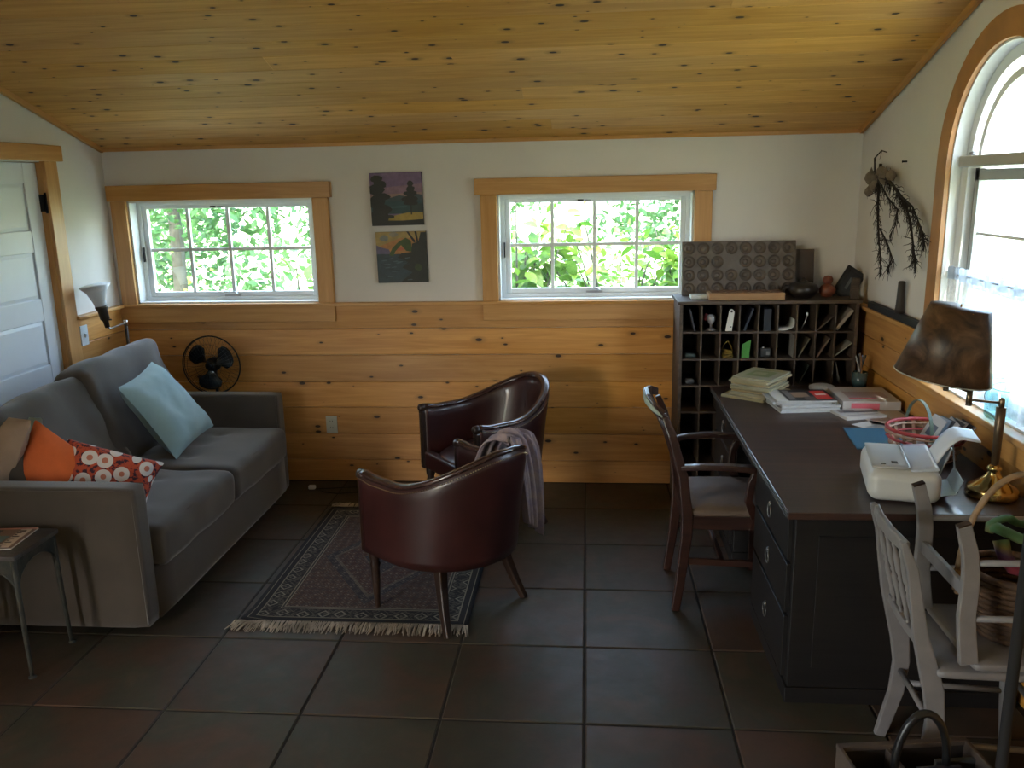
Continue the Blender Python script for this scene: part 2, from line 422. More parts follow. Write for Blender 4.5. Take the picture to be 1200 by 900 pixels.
# back wall with two window holes
W1 = (-2.785, -1.622, ZR, 1.784); W2 = (-.517, .628, ZR, 1.780)
wb = MB(); T = .15; y0, y1 = .012, .012+T
for a, b in ((XL-T, W1[0]), (W1[1], W2[0]), (W2[1], XR+T)): wb.bx(a, b, y0, y1, 0, zc(0)+.04)
for W in (W1, W2):
    wb.bx(W[0], W[1], y0, y1, 0, W[2]); wb.bx(W[0], W[1], y0, y1, W[3], zc(0)+.04)
wall_back = struct(wb.build('wall_back', wall_white))
rows = [0, .146, .317, .49, .655, .825, .99, 1.135]
for a, b in zip(rows, rows[1:]):
    jt = random.choice([-1.0, -.3, .4])
    board('board', XR-XL-.004, b-a, pine_wall, wall_back, frame(((XL+XR)/2, 0, (a+b)/2), (1, 0, 0), (0, 0, 1), (0, -1, 0)), th=.012)
# left wall with a panelled door
wl = MB()
DY0, DY1, DZ = -.617, -1.405, 2.004
def lwall(y0, y1, z0, z1): # wedge under the sloping ceiling when z1 is None
    if z1 is None: wl.prism([(y0, z0), (y1, z0), (y1, zc(y1)+.04), (y0, zc(y0)+.04)], XL-T, XL-.012, axis='x')
    else: wl.prism([(y0, z0), (y1, z0), (y1, z1), (y0, z1)], XL-T, XL-.012, axis='x')
lwall(DY0, .0, 0, None); lwall(DY1, DY0, DZ, None)
lwall(-4.55, DY1, 0, None); lwall(-6.35, -4.55, 0, .05); lwall(-6.35, -4.55, 2.01, None); lwall(YF, -6.35, 0, None)
wall_left = struct(wl.build('wall_left', wall_white))
for a, b in zip(rows, rows[1:]):
    board('board', .515, b-a, pine_wall, wall_left, frame((XL, -.2575, (a+b)/2), (0, 1, 0), (0, 0, 1), (1, 0, 0)), th=.012)
    board('board', 3.28, b-a, pine_wall, wall_left, frame((XL, -3.16, (a+b)/2), (0, 1, 0), (0, 0, 1), (1, 0, 0)), th=.012)
# unseen porch roof added over the rear glass doors to cut their sky light
struct(MB().prism([(XL-T-1.5, 2.15), (XL-T, 2.45), (XL-T, 2.5), (XL-T-1.5, 2.2)], -6.9, -4.1).build('sky_blocker_roof', white_trim))
# rear wall behind the camera
struct(MB().bx(XL-T, XR+T, YF-T, YF, 0, zc(YF)+.1).build('wall_front', wall_white))
# right wall with the arched window
AY, AR, AZ, SZ = -1.69, .445, 1.872, .945
wr = MB(); X0, X1 = XR+.012, XR+.012+T
def rw(ya, yb, za, zb):
    wr.prism([(ya, za), (yb, za), (yb, zc(yb)+.04 if zb is None else zb), (ya, zc(ya)+.04 if zb is None else zb)], X0, X1, axis='x')
rw(AY+AR, .0, 0, None); rw(AY-AR, AY+AR, 0, SZ); rw(YF, AY-AR, 0, None)
NA = 28
for k in range(NA):
    a, b = pi*k/NA, pi*(k+1)/NA
    ya, za, yb, zb = AY+AR*cos(a), AZ+AR*sin(a), AY+AR*cos(b), AZ+AR*sin(b)
    wr.prism([(ya, za), (yb, zb), (yb, zc(yb)+.04), (ya, zc(ya)+.04)], X0, X1, axis='x')
wall_right = struct(wr.build('wall_right', wall_white))
for a, b in zip(rows, rows[1:]):
    m_ = (a+b)/2
    if b <= .94: segs = ((YF, 0),)
    elif a < .94: segs = ((AY+AR+.10, 0), (YF, AY-AR-.10))
    else: segs = ((AY+AR+.10, 0), (YF, AY-AR-.10))
    for ya, yb in segs:
        board('board', yb-ya, b-a, pine_wall, wall_right, frame((XR, (ya+yb)/2, m_), (0, -1, 0), (0, 0, 1), (-1, 0, 0)), th=.012)
# chair rails (cap of the wainscot)
struct(MB().bx(XL, XR, -.035, .012, 1.135, ZR).build('trim_1', pine_trim, bevel=.004))
def along_y(name, ya, yb, x0, x1, z0, z1, mat=pine_trim, bev=.004, parent=None):
    L = abs(yb-ya); mb = MB().box((0, 0, 0), (L, abs(x1-x0), z1-z0)); o = mb.build(name, mat, parent, bevel=bev)
    o.location = ((x0+x1)/2, (ya+yb)/2, (z0+z1)/2); o.rotation_euler = (0, 0, pi/2); return o
def upright(name, xy, z0, z1, dx, dy, mat=pine_trim, parent=None, bev=.003):
    o = MB().box((0, 0, 0), (z1-z0, dy, dx)).build(name, mat, parent, bevel=bev)
    o.location = (*xy, (z0+z1)/2); o.rotation_euler = (0, -pi/2, 0); return o
struct(along_y('trim_2', -.515, 0, XL-.012, XL+.035, 1.135, ZR))
struct(along_y('trim_3', AY+AR+.10, 0, XR-.037, XR+.012, 1.135, ZR))
# ceiling edge mouldings
struct(MB().box((0, 0, 0), (XR-XL, .018, .02)).build('trim_4', pine_trim, loc=((XL+XR)/2, .0, ZC-.008)))
for nm, x in (('trim_5', XL+.006), ('trim_6', XR-.006)):
    o = MB().box((0, 0, 0), (7.6, .018, .03)).build(nm, pine_trim); struct(o)
    o.location = (x, -3.65, zc(-3.65)-.014)
    o.rotation_euler = frame((0, 0, 0), sd, (1, 0, 0), sd.cross(Vector((1, 0, 0)))).to_euler()
# ---- horizontal windows in the back wall
def h_window(name, W, hx0, hx1, ax0, ax1, cx0, cx1):
    a, b, z0, z1 = W
    root = struct(MB().bx(a, a+.012, 0, .14, z0, z1).bx(b-.012, b, 0, .14, z0, z1).bx(a, b, 0, .14, z1-.012, z1).bx(a, b, .0, .14, z0, z0+.010).build(name, white_trim))
    # pine casing
    for k, x0, x1 in ((0, cx0, a), (1, b, cx1)):
        upright('casing', ((x0+x1)/2, -.006), ZR, z1, x1-x0, .036, pine_trim, root).rotation_euler = Euler((0, -pi/2, 0))
    o = MB().box((0, 0, 0), (hx1-hx0, .042, .093)).build('head_casing', pine_trim, root, bevel=.003); o.location = ((hx0+hx1)/2, -.009, z1+.047)
    o = MB().box((0, 0, 0), (ax1-ax0, .022, .095)).build('apron', pine_trim, root, bevel=.003); o.location = ((ax0+ax1)/2, -.011, 1.087)
    # frame and sash
    y = .095
    f = MB()
    for x0, x1, q0, q1 in ((a+.012, a+.038, z0+.01, z1-.012), (b-.038, b-.012, z0+.01, z1-.012), (a+.036, b-.036, z1-.030, z1-.012), (a+.036, b-.036, z0+.01, z0+.032)):
        f.bx(x0, x1, y-.01, y+.045, q0, q1)
    f.build('window_frame', white_trim, root, bevel=.002)
    s = MB(); i = .0382; w = .030
    s.bx(a+i, a+i+w, y, y+.035, z0+.032, z1-.030).bx(b-i-w, b-i, y, y+.035, z0+.032, z1-.030).bx(a+i+w, b-i-w, y+.0005, y+.0345, z1-.030-w*.7, z1-.030).bx(a+i+w, b-i-w, y+.0005, y+.0345, z0+.032, z0+.032+w)
    s.build('sash', white_trim, root, bevel=.003)
    ga, gb, gz0, gz1 = a+i+w, b-i-w, z0+.032+w, z1-.030-w*.7
    for k in range(1, 4):
        x = ga+(gb-ga)*k/4; MB().bx(x-.0095, x+.0095, y+.006, y+.028, gz0, gz1).build('muntin', white_trim, root)
    zm = (gz0+gz1)/2+.005; MB().bx(ga, gb, y+.010, y+.024, zm-.0095, zm+.0095).build('muntin', white_trim, root)
    for r in range(2):
        for k in range(4):
            p0 = ga+(gb-ga)*k/4; p1 = ga+(gb-ga)*(k+1)/4; q0, q1 = (gz0, zm) if r == 0 else (zm, gz1)
            MB().bx(p0, p1, y+.0165, y+.0175, q0, q1).build('pane', glass, root)
    c = (a+b)/2-.0
    MB().bx(c-.05, c+.05, y-.022, y-.01, z0+.034, z0+.048).tube([(c+.035, y-.026, z0+.048), (c+.02, y-.035, z0+.062), (c-.05, y-.035, z0+.066)], .006, 6).build('crank_handle', chrome, root)
    MB().bx(a+.030, a+.037, y-.03, y-.012, (z0+z1)/2-.06, (z0+z1)/2+.03).build('latch', black_metal, root)
    MB().bx(c-.10, c-.065, y-.0035, y-.001, z1-.045, z1-.037).bx(c-.055, c-.02, y-.0035, y-.001, z1-.043, z1-.040).build('sticker', M('sticker_ink', (.03, .03, .03), .6), root)
    return root
h_window('window_1', W1, -2.897, -1.507, -2.897, -1.527, -2.880, -1.527)
h_window('window_2', W2, -.645, .747, -.613, .735, -.612, .728)
# ---- arched window in the right wall
aw = MB()
def arcpts(r, y0=AY, z0=AZ, n=30): return [(y0+r*cos(pi*k/n), z0+r*sin(pi*k/n)) for k in range(n+1)]
def archband(mb, r0, r1, x0, x1, zb, mi=0, n=30):
    """arched band between radii r0 < r1, with straight legs down to zb"""
    def fn_pts(r): return [(AY+r, zb)]+arcpts(r, n=n)+[(AY-r, zb)]
    A, B = fn_pts(r0), fn_pts(r1)
    for k in range(len(A)-1):
        mb.prism([A[k], A[k+1], B[k+1], B[k]], x0, x1, mi, 'x')
    return mb
archband(aw, AR-.012, AR, XR, XR+.16, SZ)
aw.bx(XR+.0, XR+.16, AY-AR, AY+AR, SZ-.01, SZ+.008)
window_3 = struct(aw.build('window_3', white_trim))
archband(MB(), AR-.004, AR+.098, XR-.020, XR+.0125, SZ-.0).build('arch_casing', M('pine_arch', (.50, .24, .09), .4, var=.25, vscale=6), window_3)
along_y('window_stool', AY-AR-.15, AY+AR+.15, XR-.055, XR+.15, SZ-.026, SZ, parent=window_3)
along_y('apron', AY-AR-.10, AY+AR+.10, XR-.022, XR-.0005, SZ-.12, SZ-.026, parent=window_3)
xf = XR+.060
TB = 1.868
fr = MB(); archband(fr, AR-.060, AR-.012, xf-.005, xf+.05, TB+.03); fr.build('arch_frame', white_trim, window_3)
fr = MB(); archband(fr, AR-.125, AR-.095, xf+.005, xf+.035, TB+.045); fr.build('arch_sash', white_trim, window_3)
MB().bx(xf-.035, xf+.06, AY-AR+.012, AY+AR-.012, TB, TB+.045).build('transom_bar', M('greyed_white', (.50, .49, .46), .5), window_3, bevel=.006)
MB().bx(xf-.02, xf+.05, AY+AR-.075, AY+AR-.012, SZ+.008, TB).bx(xf-.02, xf+.05, AY-AR+.012, AY-AR+.075, SZ+.008, TB).build('jamb', white_trim, window_3, bevel=.004)
s = MB(); ya, yb = AY-AR+.075, AY+AR-.105
s.bx(xf, xf+.035, ya, ya+.04, SZ+.01, TB-.01).bx(xf, xf+.035, yb-.035, yb, SZ+.01, TB-.01).bx(xf, xf+.035, ya, yb, SZ+.01, SZ+.06).bx(xf, xf+.035, ya, yb, TB-.055, TB-.01).bx(xf, xf+.035, ya, yb, 1.375, 1.41)
s.build('sash', M('sash_grey_white', (.40, .43, .45), .5), window_3, bevel=.003)
MB().bx(xf+.012, xf+.04, yb, yb+.032, SZ+.01, TB-.005).build('sash_track', M('track_grey', (.16, .17, .18), .5), window_3)
MB().bx(xf+.01, xf+.026, ya, yb, 1.595, 1.607).bx(xf+.01, xf+.026, ya, yb, 1.19, 1.202).build('muntin', white_trim, window_3)
MB().bx(xf+.017, xf+.018, ya, yb, SZ+.06, TB-.05).build('pane', glass, window_3)
g = MB(); P = arcpts(AR-.11); P = [q for q in P if q[1] > TB+.045]; g.prism(P, xf+.017, xf+.018, axis='x'); g.build('arch_pane', glass, window_3)
MB().lathe([(.0, 0), (.012, .002), (.012, .012), (0, .016)], 10, (xf-.02, AY+AR-.105, TB+.045)).build('sash_lock', M('grey_metal', (.2, .2, .2), .4, .8), window_3)
# sheer cafe curtain with a lacy upper hem
curt = thing('cafe_curtain', 'sheer white cafe curtain with scalloped upper hem across the arched window', 'curtain', (XR+.018, AY, SZ+.01))
def curtain_fn(u, v):
    y = (u-.5)*(2*AR-.05); x = .010*sin(u*46)+.006*sin(u*91+1)
    return (x*(1-.3*v), y, .005+v*(.475+.004*sin(u*70)))
MB().grid(curtain_fn, 140, 12).build('sheer_panel', sheer_mat('sheer_cloth', (.92, .93, .95), .35), curt)
mb = MB()
def hem(u, v):
    y = (u-.5)*(2*AR-.05); x = .012*sin(u*46)+.008*sin(u*91+1)
    return (x-.004, y, .458+v*(.045+.008*abs(sin(u*60)))-.004)
mb.grid(hem, 180, 4); mb.build('ruffled_hem', sheer_mat('hem_cloth', (.42, .47, .55), .85), curt)
MB().tube([(.004, -AR+.013, .475), (.004, AR-.013, .475)], .005, 8).build('curtain_rod', white_trim, curt)
# ---- door in the left wall
dm = MB(); dx = XL-.03
door = struct(MB().bx(XL-.075, XL-.045, DY1+.003, DY0-.003, .01, DZ-.003).build('door_1', door_white))
pz = [(.19, .43), (.555, .80), (.924, 1.165), (1.287, 1.534), (1.65, 1.893)]
stl = MB()
stl.bx(XL-.045, XL-.033, DY0-.115, DY0-.003, .01, DZ-.003).bx(XL-.045, XL-.033, DY1+.003, DY1+.115, .01, DZ-.003)
zz = [.01]+[q for p in pz for q in p]+[DZ-.003]
for k in range(0, len(zz), 2): stl.bx(XL-.045, XL-.033, DY1+.115, DY0-.115, zz[k], zz[k+1])
stl.build('stile_and_rail', door_white, door, bevel=.004)
for a, b in pz:
    mb = MB(); ya, yb = DY1+.115, DY0-.115; i = .02
    vs = [(XL-.0455+.0, ya, a), (XL-.0455, yb, a), (XL-.0455, yb, b), (XL-.0455, ya, b), (XL-.040, ya+i, a+i), (XL-.040, yb-i, a+i), (XL-.040, yb-i, b-i), (XL-.040, ya+i, b-i)]
    mb.add(vs, [(4, 5, 6, 7), (0, 1, 5, 4), (1, 2, 6, 5), (2, 3, 7, 6), (3, 0, 4, 7)]); mb.build('panel', door_white, door)
for z in (1.79, .3):
    MB().bx(XL-.034, XL-.008, DY0-.012, DY0+.012, z-.045, z+.045).tube([(XL-.004, DY0, z-.055), (XL-.004, DY0, z+.055)], .007, 8).build('hinge', black_metal, door)
MB().lathe([(.0, .0), (.028, .0), (.028, .006), (.01, .01), (.01, .04), (.027, .05), (.027, .07), (0, .08)], 16, (XL-.033, DY1+.06, .93), rot=(0, pi/2, 0)).build('door_knob', brass, door)
root = struct(MB().bx(XL-.10, XL-.075, DY1, DY0, 0, DZ).build('trim_7', pine_trim))
for y in (DY0, DY1+0):
    s_ = 1 if y == DY0 else -1
    upright('casing', (XL-.002, y+s_*.0585), .0, DZ+.006, .036, .11, pine_trim, root).rotation_euler = Euler((0, -pi/2, 0))
    upright('jamb', (XL-.04, y+s_*.004), .0, DZ, .08, .012, pine_trim, root)
along_y('head_casing', DY1-.13, DY0+.165, XL-.020, XL+.024, 2.010, 2.094, parent=root)
# ============================================================ FURNITURE
# ---- sofa (front at +X, back against the left wall)
so = thing('sofa', 'grey suede two-seat sofa along the white panelled door', 'sofa', (-2.33, -1.075, 0))
SX = lambda x: x+2.33
SY = lambda y: y+1.075
MB().rbox((SX(-2.30), 0, .155), (.96, 1.60, .25), .02, 8, seed=2).build('base', sofa_fab, so)
MB().rbox((SX(-2.76), 0, .38), (.16, 1.56, .62), .03, 8).build('back_frame', sofa_fab, so)
for y, sd_, zt in ((-1.905, 1, .655), (-.245, 2, .640)):
    a = MB().rbox((SX(-2.345), SY(y), (zt+.03)/2), (1.02, .105, zt-.03), .018, 10, puff=.004, nz=.002, seed=sd_).build('arm', sofa_fab, so)
    p = MB()
    for s_ in (-1, 1):
        p.tube([(SX(-2.84), SY(y+s_*.048), zt-.006), (SX(-1.846), SY(y+s_*.048), zt-.006), (SX(-1.842), SY(y+s_*.048), .05)], .0035, 5)
    p.build('piping', sofa_fab, a)
for y, sd_ in ((-1.462, 3), (-.688, 5)):
    c = MB().rbox((SX(-2.24), SY(y), .352), (.90, .768, .185), .040, 30, puff=.018, nz=.010, nsc=6, seed=sd_, dents=[(a_, b_, .016, .035) for a_ in (.12, -.14) for b_ in (-.20, .0, .20)])
    o = c.build('seat_cushion', sofa_fab, so)
    p = MB(); p.tube([(SX(-1.805), SY(y-.35), .425), (SX(-1.800), SY(y), .433), (SX(-1.805), SY(y+.35), .425)], .004, 5); p.build('piping', sofa_fab, o)
# loose back cushions leaning back
def back_cushion(y, z, hgt, x, ry, rz, sd_, wid=.80):
    m = Matrix.Translation((SX(x), SY(y), z)) @ Euler((0, ry, rz)).to_matrix().to_4x4()
    o = MB().rbox((0, 0, 0), (.19, wid, hgt), .05, 22, puff=.028, nz=.022, nsc=5, seed=sd_, rot=None).build('back_cushion', sofa_fab, so)
    o.matrix_local = m
    return o
back_cushion(-.70, .700, .54, -2.545, -.26, .05, 9, .88)
back_cushion(-1.40, .665, .50, -2.52, -.36, .02, 14)
for y, sx in ((-1.8, -2.7), (-1.8, -1.92), (-.35, -2.7), (-.35, -1.92)):
    MB().bx(SX(sx)-.03, SX(sx)+.03, SY(y)-.03, SY(y)+.03, 0, .035).build('leg', black_wood, so)
# ---- scatter cushions
def cushion(name, label, mat, A, B, Cc, D, t, seed, pinch=.07, back=None):
    P = [Vector(q) for q in (A, B, Cc, D)]; c = sum(P, Vector())/4
    o = MB().pillow(*[q-c for q in P], t, 18, pinch, seed=seed, mi=1 if back else 0, back=0).build(name, [mat, back] if back else mat, loc=c, subd=1)
    return tag(o, label, 'cushion', 'scatter cushions on the sofa')
cushion('throw_pillow', 'pale blue square pillow leaning alone on the sofa back', M('pale_blue_cloth', (.33, .50, .55), .9, var=.12, bmp=.15, bscale=200, sheen=.2),
        (-2.36, -1.08, .875), (-2.42, -.60, .915), (-2.16, -.46, .50), (-2.15, -.97, .455), .15, 3)
cushion('throw_pillow', 'plain bright orange pillow propped behind the near sofa arm', M('orange_cloth', (.78, .17, .045), .85, var=.15, bmp=.15, bscale=200),
        (-2.41, -1.67, .875), (-2.03, -1.62, .555), (-2.36, -1.78, .46), (-2.57, -1.70, .63), .15, 5)
def floral():
    m, nt, p = newmat('floral_print'); p.inputs['Roughness'].default_value = .85
    v = coords(nt, 0); 
    wv = nd(nt, 'ShaderNodeVectorMath', operation='SCALE'); wv.inputs['Scale'].default_value = 13; nt.links.new(v, wv.inputs[0])
    vo = nd(nt, 'ShaderNodeTexVoronoi', i_Scale=1.0, i_Randomness=.55); nt.links.new(wv.outputs[0], vo.inputs['Vector'])
    d = vo.outputs['Distance']
    n = noise_fac(nt, v, 55, 3)
    bgc = ramp(nt, n, [(.44, (.50, .08, .035)), (.52, (.40, .06, .03)), (.56, (.05, .015, .03))])
    fl = ramp(nt, mth(nt, 'MULTIPLY_ADD', n, .12).node.outputs[0], [(0, (0, 0, 0)), (1, (1, 1, 1))])
    petal = mth(nt, 'GREATER_THAN', .44, d); core = mth(nt, 'GREATER_THAN', .17, d)
    c1 = mixc(nt, petal, bgc, (.72, .68, .66)); c2 = mixc(nt, core, c1, (.55, .20, .13))
    nt.links.new(c2, p.inputs['Base Color']); return m
cushion('throw_pillow', 'small pillow with white flowers on a rust red print', floral(),
        (-2.32, -1.60, .765), (-1.93, -1.50, .620), (-1.98, -1.62, .450), (-2.28, -1.76, .57), .15, 8, back=M('pink_white_cloth', (.50, .38, .35), .9, var=.1))
cushion('throw_pillow', 'beige linen pillow at the left picture edge, in front of the orange one', M('beige_linen', (.40, .29, .215), .9, var=.15, bmp=.25, bscale=160),
        (-2.76, -1.62, .93), (-2.36, -1.76, .895), (-2.50, -1.82, .52), (-2.80, -1.70, .50), .14, 11)
cushion('throw_pillow', 'pale aqua pillow mostly hidden behind the beige and orange ones', M('aqua_cloth', (.40, .52, .52), .9, var=.1),
        (-2.72, -1.52, .89), (-2.41, -1.62, .865), (-2.40, -1.68, .52), (-2.70, -1.60, .50), .09, 12)
# ---- desk fan on a short stand behind the sofa
FX, FY, FZ = -2.30, -.115, .788
fan = thing('fan', 'black fan with wire cage behind the far sofa arm', 'fan', (FX, FY, 0))
MB().lathe([(0, 0), (.070, 0), (.070, .015), (.02, .03), (0, .03)], 20).build('base', black_metal, fan)
MB().tube([(0, .03, .02), (0, .045, FZ-.02)], .011, 8).build('pole', black_metal, fan)
tilt = Euler((pi/2, 0, 0)).to_matrix().to_4x4()
MB().lathe([(0, 0), (.035, .005), (.045, .03), (.045, .06), (.02, .07), (0, .07)], 16, (0, .075, FZ), rot=Matrix.Rotation(pi/2, 4, 'X')).build('motor', black_metal, fan)
mb = MB(); R = .182
def ring(r, y, w): mb.tube([(r*cos(2*pi*k/48), y, FZ+r*sin(2*pi*k/48)) for k in range(48)], w, 5, closed=True)
ring(R, -.005, .0045); ring(R-.004, .008, .0025)
for k in range(40):
    a = 2*pi*k/40
    for y1_, r0 in ((-.050, .03), (.045, .03)):
        mb.tube([(r0*cos(a), y1_, FZ+r0*sin(a)), (R*.6*cos(a), y1_*.95, FZ+R*.6*sin(a)), (R*.92*cos(a), y1_*.5, FZ+R*.92*sin(a)), (R*cos(a), -.002, FZ+R*sin(a))], .0008, 3, cap=False)
ring(R*.45, -.052, .001); ring(R*.75, -.044, .001)
mb.build('cage', black_metal, fan, kind='stuff')
for k in range(3):
    a0 = radians([140, 28, 262][k])
    def bl(u, v):
        a = a0+(v-.5)*(.55+.75*sin(min(1, u*1.05)*pi/2)) ; r = .03+u*.125*(1-.35*(2*v-1)**4*u)
        return (r*cos(a), -.01+(v-.5)*.035, FZ+r*sin(a))
    MB().grid(bl, 10, 9).build('blade', M('fan_blade_black', (.012, .014, .016), .22), fan, solid=.002)
MB().lathe([(0, -.02), (.028, -.015), (.032, 0), (.03, .03), (0, .03)], 16, (0, 0, FZ), rot=Matrix.Rotation(pi/2, 4, 'X')).build('hub', M('fan_hub', (.01, .01, .012), .12), fan)
# ---- swing-arm floor lamp behind the sofa
fl_ = thing('floor_lamp', 'swing-arm metal lamp with small white shade behind the sofa corner', 'lamp', (-2.79, -.17, 0))
dkm = M('bronze_metal', (.07, .06, .05), .4, .8)
MB().lathe([(0, 0), (.075, 0), (.075, .012), (.015, .025), (0, .025)], 20).build('base', dkm, fl_)
MB().tube([(0, 0, .02), (0, 0, 1.07)], .010, 8).build('pole', dkm, fl_)
MB().tube([(0, 0, 1.065), (.02, -.21, 1.062), (.02, -.235, 1.08)], .006, 8).lathe([(0, 0), (.013, 0), (.013, .03), (0, .03)], 10, (0, 0, 1.05)).build('swing_arm', chrome, fl_)
MB().lathe([(0, 0), (.014, 0), (.016, .04), (.026, .05), (.028, .10), (.036, .12), (.034, .13), (0, .13)], 14, (.02, -.235, 1.075), rot=(.12, -.1, 0)).tube([(.02, -.235, 1.12), (.05, -.235, 1.12)], .005, 6).build('socket', dkm, fl_)
MB().lathe([(.03, 0), (.034, .03), (.055, .09), (.085, .125)], 20, (.005, -.25, 1.198), rot=(.12, -.1, 0)).build('lamp_shade', M('frosted_white_glass', (.85, .88, .92), .3, trans=.3), fl_, solid=.003)
# ---- tub armchairs
def tub_plan(t, hw=.285, yf=.22, ys=.02, dep=.30):
    """t 0..1 from the left front post round the back to the right front post; returns x, y, outward normal"""
    Ls = yf-ys; La = pi/2*(hw+dep)/1.0; tot = 2*Ls+La; s = t*tot
    if s < Ls: return Vector((-hw, yf-s, 0)), Vector((-1, 0, 0))
    if s > tot-Ls: return Vector((hw, ys+(s-(tot-Ls)), 0)), Vector((1, 0, 0))
    a = pi*(s-Ls)/La
    n = Vector((-cos(a)/hw, -sin(a)/dep, 0)).normalized()
    return Vector((-hw*cos(a), ys-dep*sin(a), 0)), n
def make_tub(label):
    r = thing('tub_armchair', label, 'armchair')
    zb = .285
    def ztop(t):
        s = 1-abs(2*t-1)
        return .632+.012*(1-ss(s/.12))+.152*ss((s-.30)/.66)
    def rake(t, z):
        s = 1-abs(2*t-1); k = ss((s-.1)/.7); h = (z-zb)/.5
        return k*.080*max(0, h)**1.2+ (1-k)*.0*h
    def surf(side):
        def fn(u, v):
            p, n = tub_plan(u); z0 = zb-.0
            zt = ztop(u); z = z0+(zt-z0)*v
            q = p+n*((.026 if side > 0 else -.022)-(.012 if v > .98 else 0)*side); q = q+Vector((0, -1, 0))*rake(u, z)
            return (q.x, q.y, z)
        return fn
    mb = MB(); nu, nv = 56, 12
    mb.grid(surf(1), nu, nv); n0 = len(mb.v)
    mb.grid(surf(-1), nu, nv)
    for q in range((nu-1)*(nv-1), len(mb.f)): mb.f[q] = mb.f[q][::-1]
    fs = []
    for i in range(nu-1):
        a, b = i*nv, (i+1)*nv
        fs.append((a+nv-1, b+nv-1, n0+b+nv-1, n0+a+nv-1)); fs.append((b, a, n0+a, n0+b))
    for i, fl2 in ((0, 0), (nu-1, 1)):
        for j in range(nv-1):
            q = (i*nv+j, i*nv+j+1, n0+i*nv+j+1, n0+i*nv+j); fs.append(q if not fl2 else q[::-1])
    mb.add([], [], 0); mb.f += fs; mb.m += [0]*len(fs); mb.sm += [True]*len(fs)
    mb.build('tub_back', leather, r)
    # rolled top edge
    pts = []
    for k in range(60):
        u = k/59; p, n = tub_plan(u); z = ztop(u); pts.append(p+Vector((0, -rake(u, z), z-.002)))
    MB().tube(pts, .025, 8, flat=.55).build('top_roll', M('worn_leather_edge', (.05, .022, .018), .25, var=.4, vscale=12, coat=.4), r)
    nl = MB()
    for side in (1,):
        for k in range(150):
            u = k/149; p, n = tub_plan(u); z = ztop(u)-.022; q = p+n*.028+Vector((0, -rake(u, z), z))
            nl.add([q+n*.003, q+Vector((0, 0, .004)), q+Vector((0, 0, -.004)), q+n.cross(Vector((0, 0, 1)))*.004, q-n.cross(Vector((0, 0, 1)))*.004], [(0, 1, 3), (0, 3, 2), (0, 2, 4), (0, 4, 1)])
    for sx in (-1, 1):
        for k in range(24):
            q = Vector((sx*.287, .246, .30+k*.013)); nl.box(q, (.005, .004, .005))
    nl.build('nail_trim', M('nail_brass', (.30, .22, .13), .35, .8), r, kind='stuff')
    # front posts, seat rail, seat
    for sx in (-1, 1):
        MB().bx(sx*.287-.018, sx*.287+.018, .205, .243, .28, .615).build('arm_post', dark_wood, r, bevel=.006)
        MB().lathe([(0, -.026), (.012, -.026), (.022, -.018), (.022, .018), (.012, .026), (0, .026)], 14, (sx*.287, .226, .632), rot=(pi/2, 0, 0)).build('arm_scroll', dark_wood, r)
        MB().lathe([(0, 0), (.011, 0), (.013, .02), (.021, .17), (.019, .20), (.025, .215), (.019, .23), (.026, .25), (.026, .35), (0, .35)], 14, (sx*.262, .205, 0)).build('leg', dark_wood, r)
        pt = [(sx*.237, -.230, .0), (sx*.218, -.190, .09), (sx*.198, -.158, .19), (sx*.188, -.140, .32)]
        MB().sweep(pt, [.030, .034, .040, .046], [.030, .036, .042, .048], (1, 0, 0)).build('leg', dark_wood, r, bevel=.006)
    def rail(u, v):
        x = -.29+.58*u; y = .222+.012*sin(pi*u); return (x, y+(.014 if .1 < v < .9 else 0), .285+.095*v)
    MB().rbox((0, .213, .333), (.56, .055, .10), .016, 10).build('seat_rail', leather, r)
    def seat(u, v):
        a = 2*pi*u
        cx, sy_ = cos(a), sin(a); k = v**.8
        hx = .262; x = hx*math.copysign(abs(cx)**.75, cx)*k; y = (-.02+(.255 if sy_ > 0 else .265)*math.copysign(abs(sy_)**.8, sy_)*k)
        return (x, y, .425-.055*k**5)
    MB().grid(seat, 36, 10, cu=True).build('seat', leather, r, solid=.012)
    MB().lathe([(0, 0), (.24, 0), (.25, .03), (.25, .09), (0, .09)], 28, (0, -.03, .29)).build('seat_base', M('black_webbing', (.02, .015, .012), .9), r)
    return r
tub1 = make_tub('dark red leather tub armchair in front, back to the camera, shawl over its back')
tub1.location = (-.602, -1.586, 0); tub1.rotation_euler = (0, 0, radians(52))
tub2 = dup(tub1, (-.55, -.62, 0), radians(129.3), 'dark red leather tub armchair behind the other, facing the rug by the pine wall')
for t_1 in (tub1, tub2): t_1['group'] = 'leather tub armchairs'
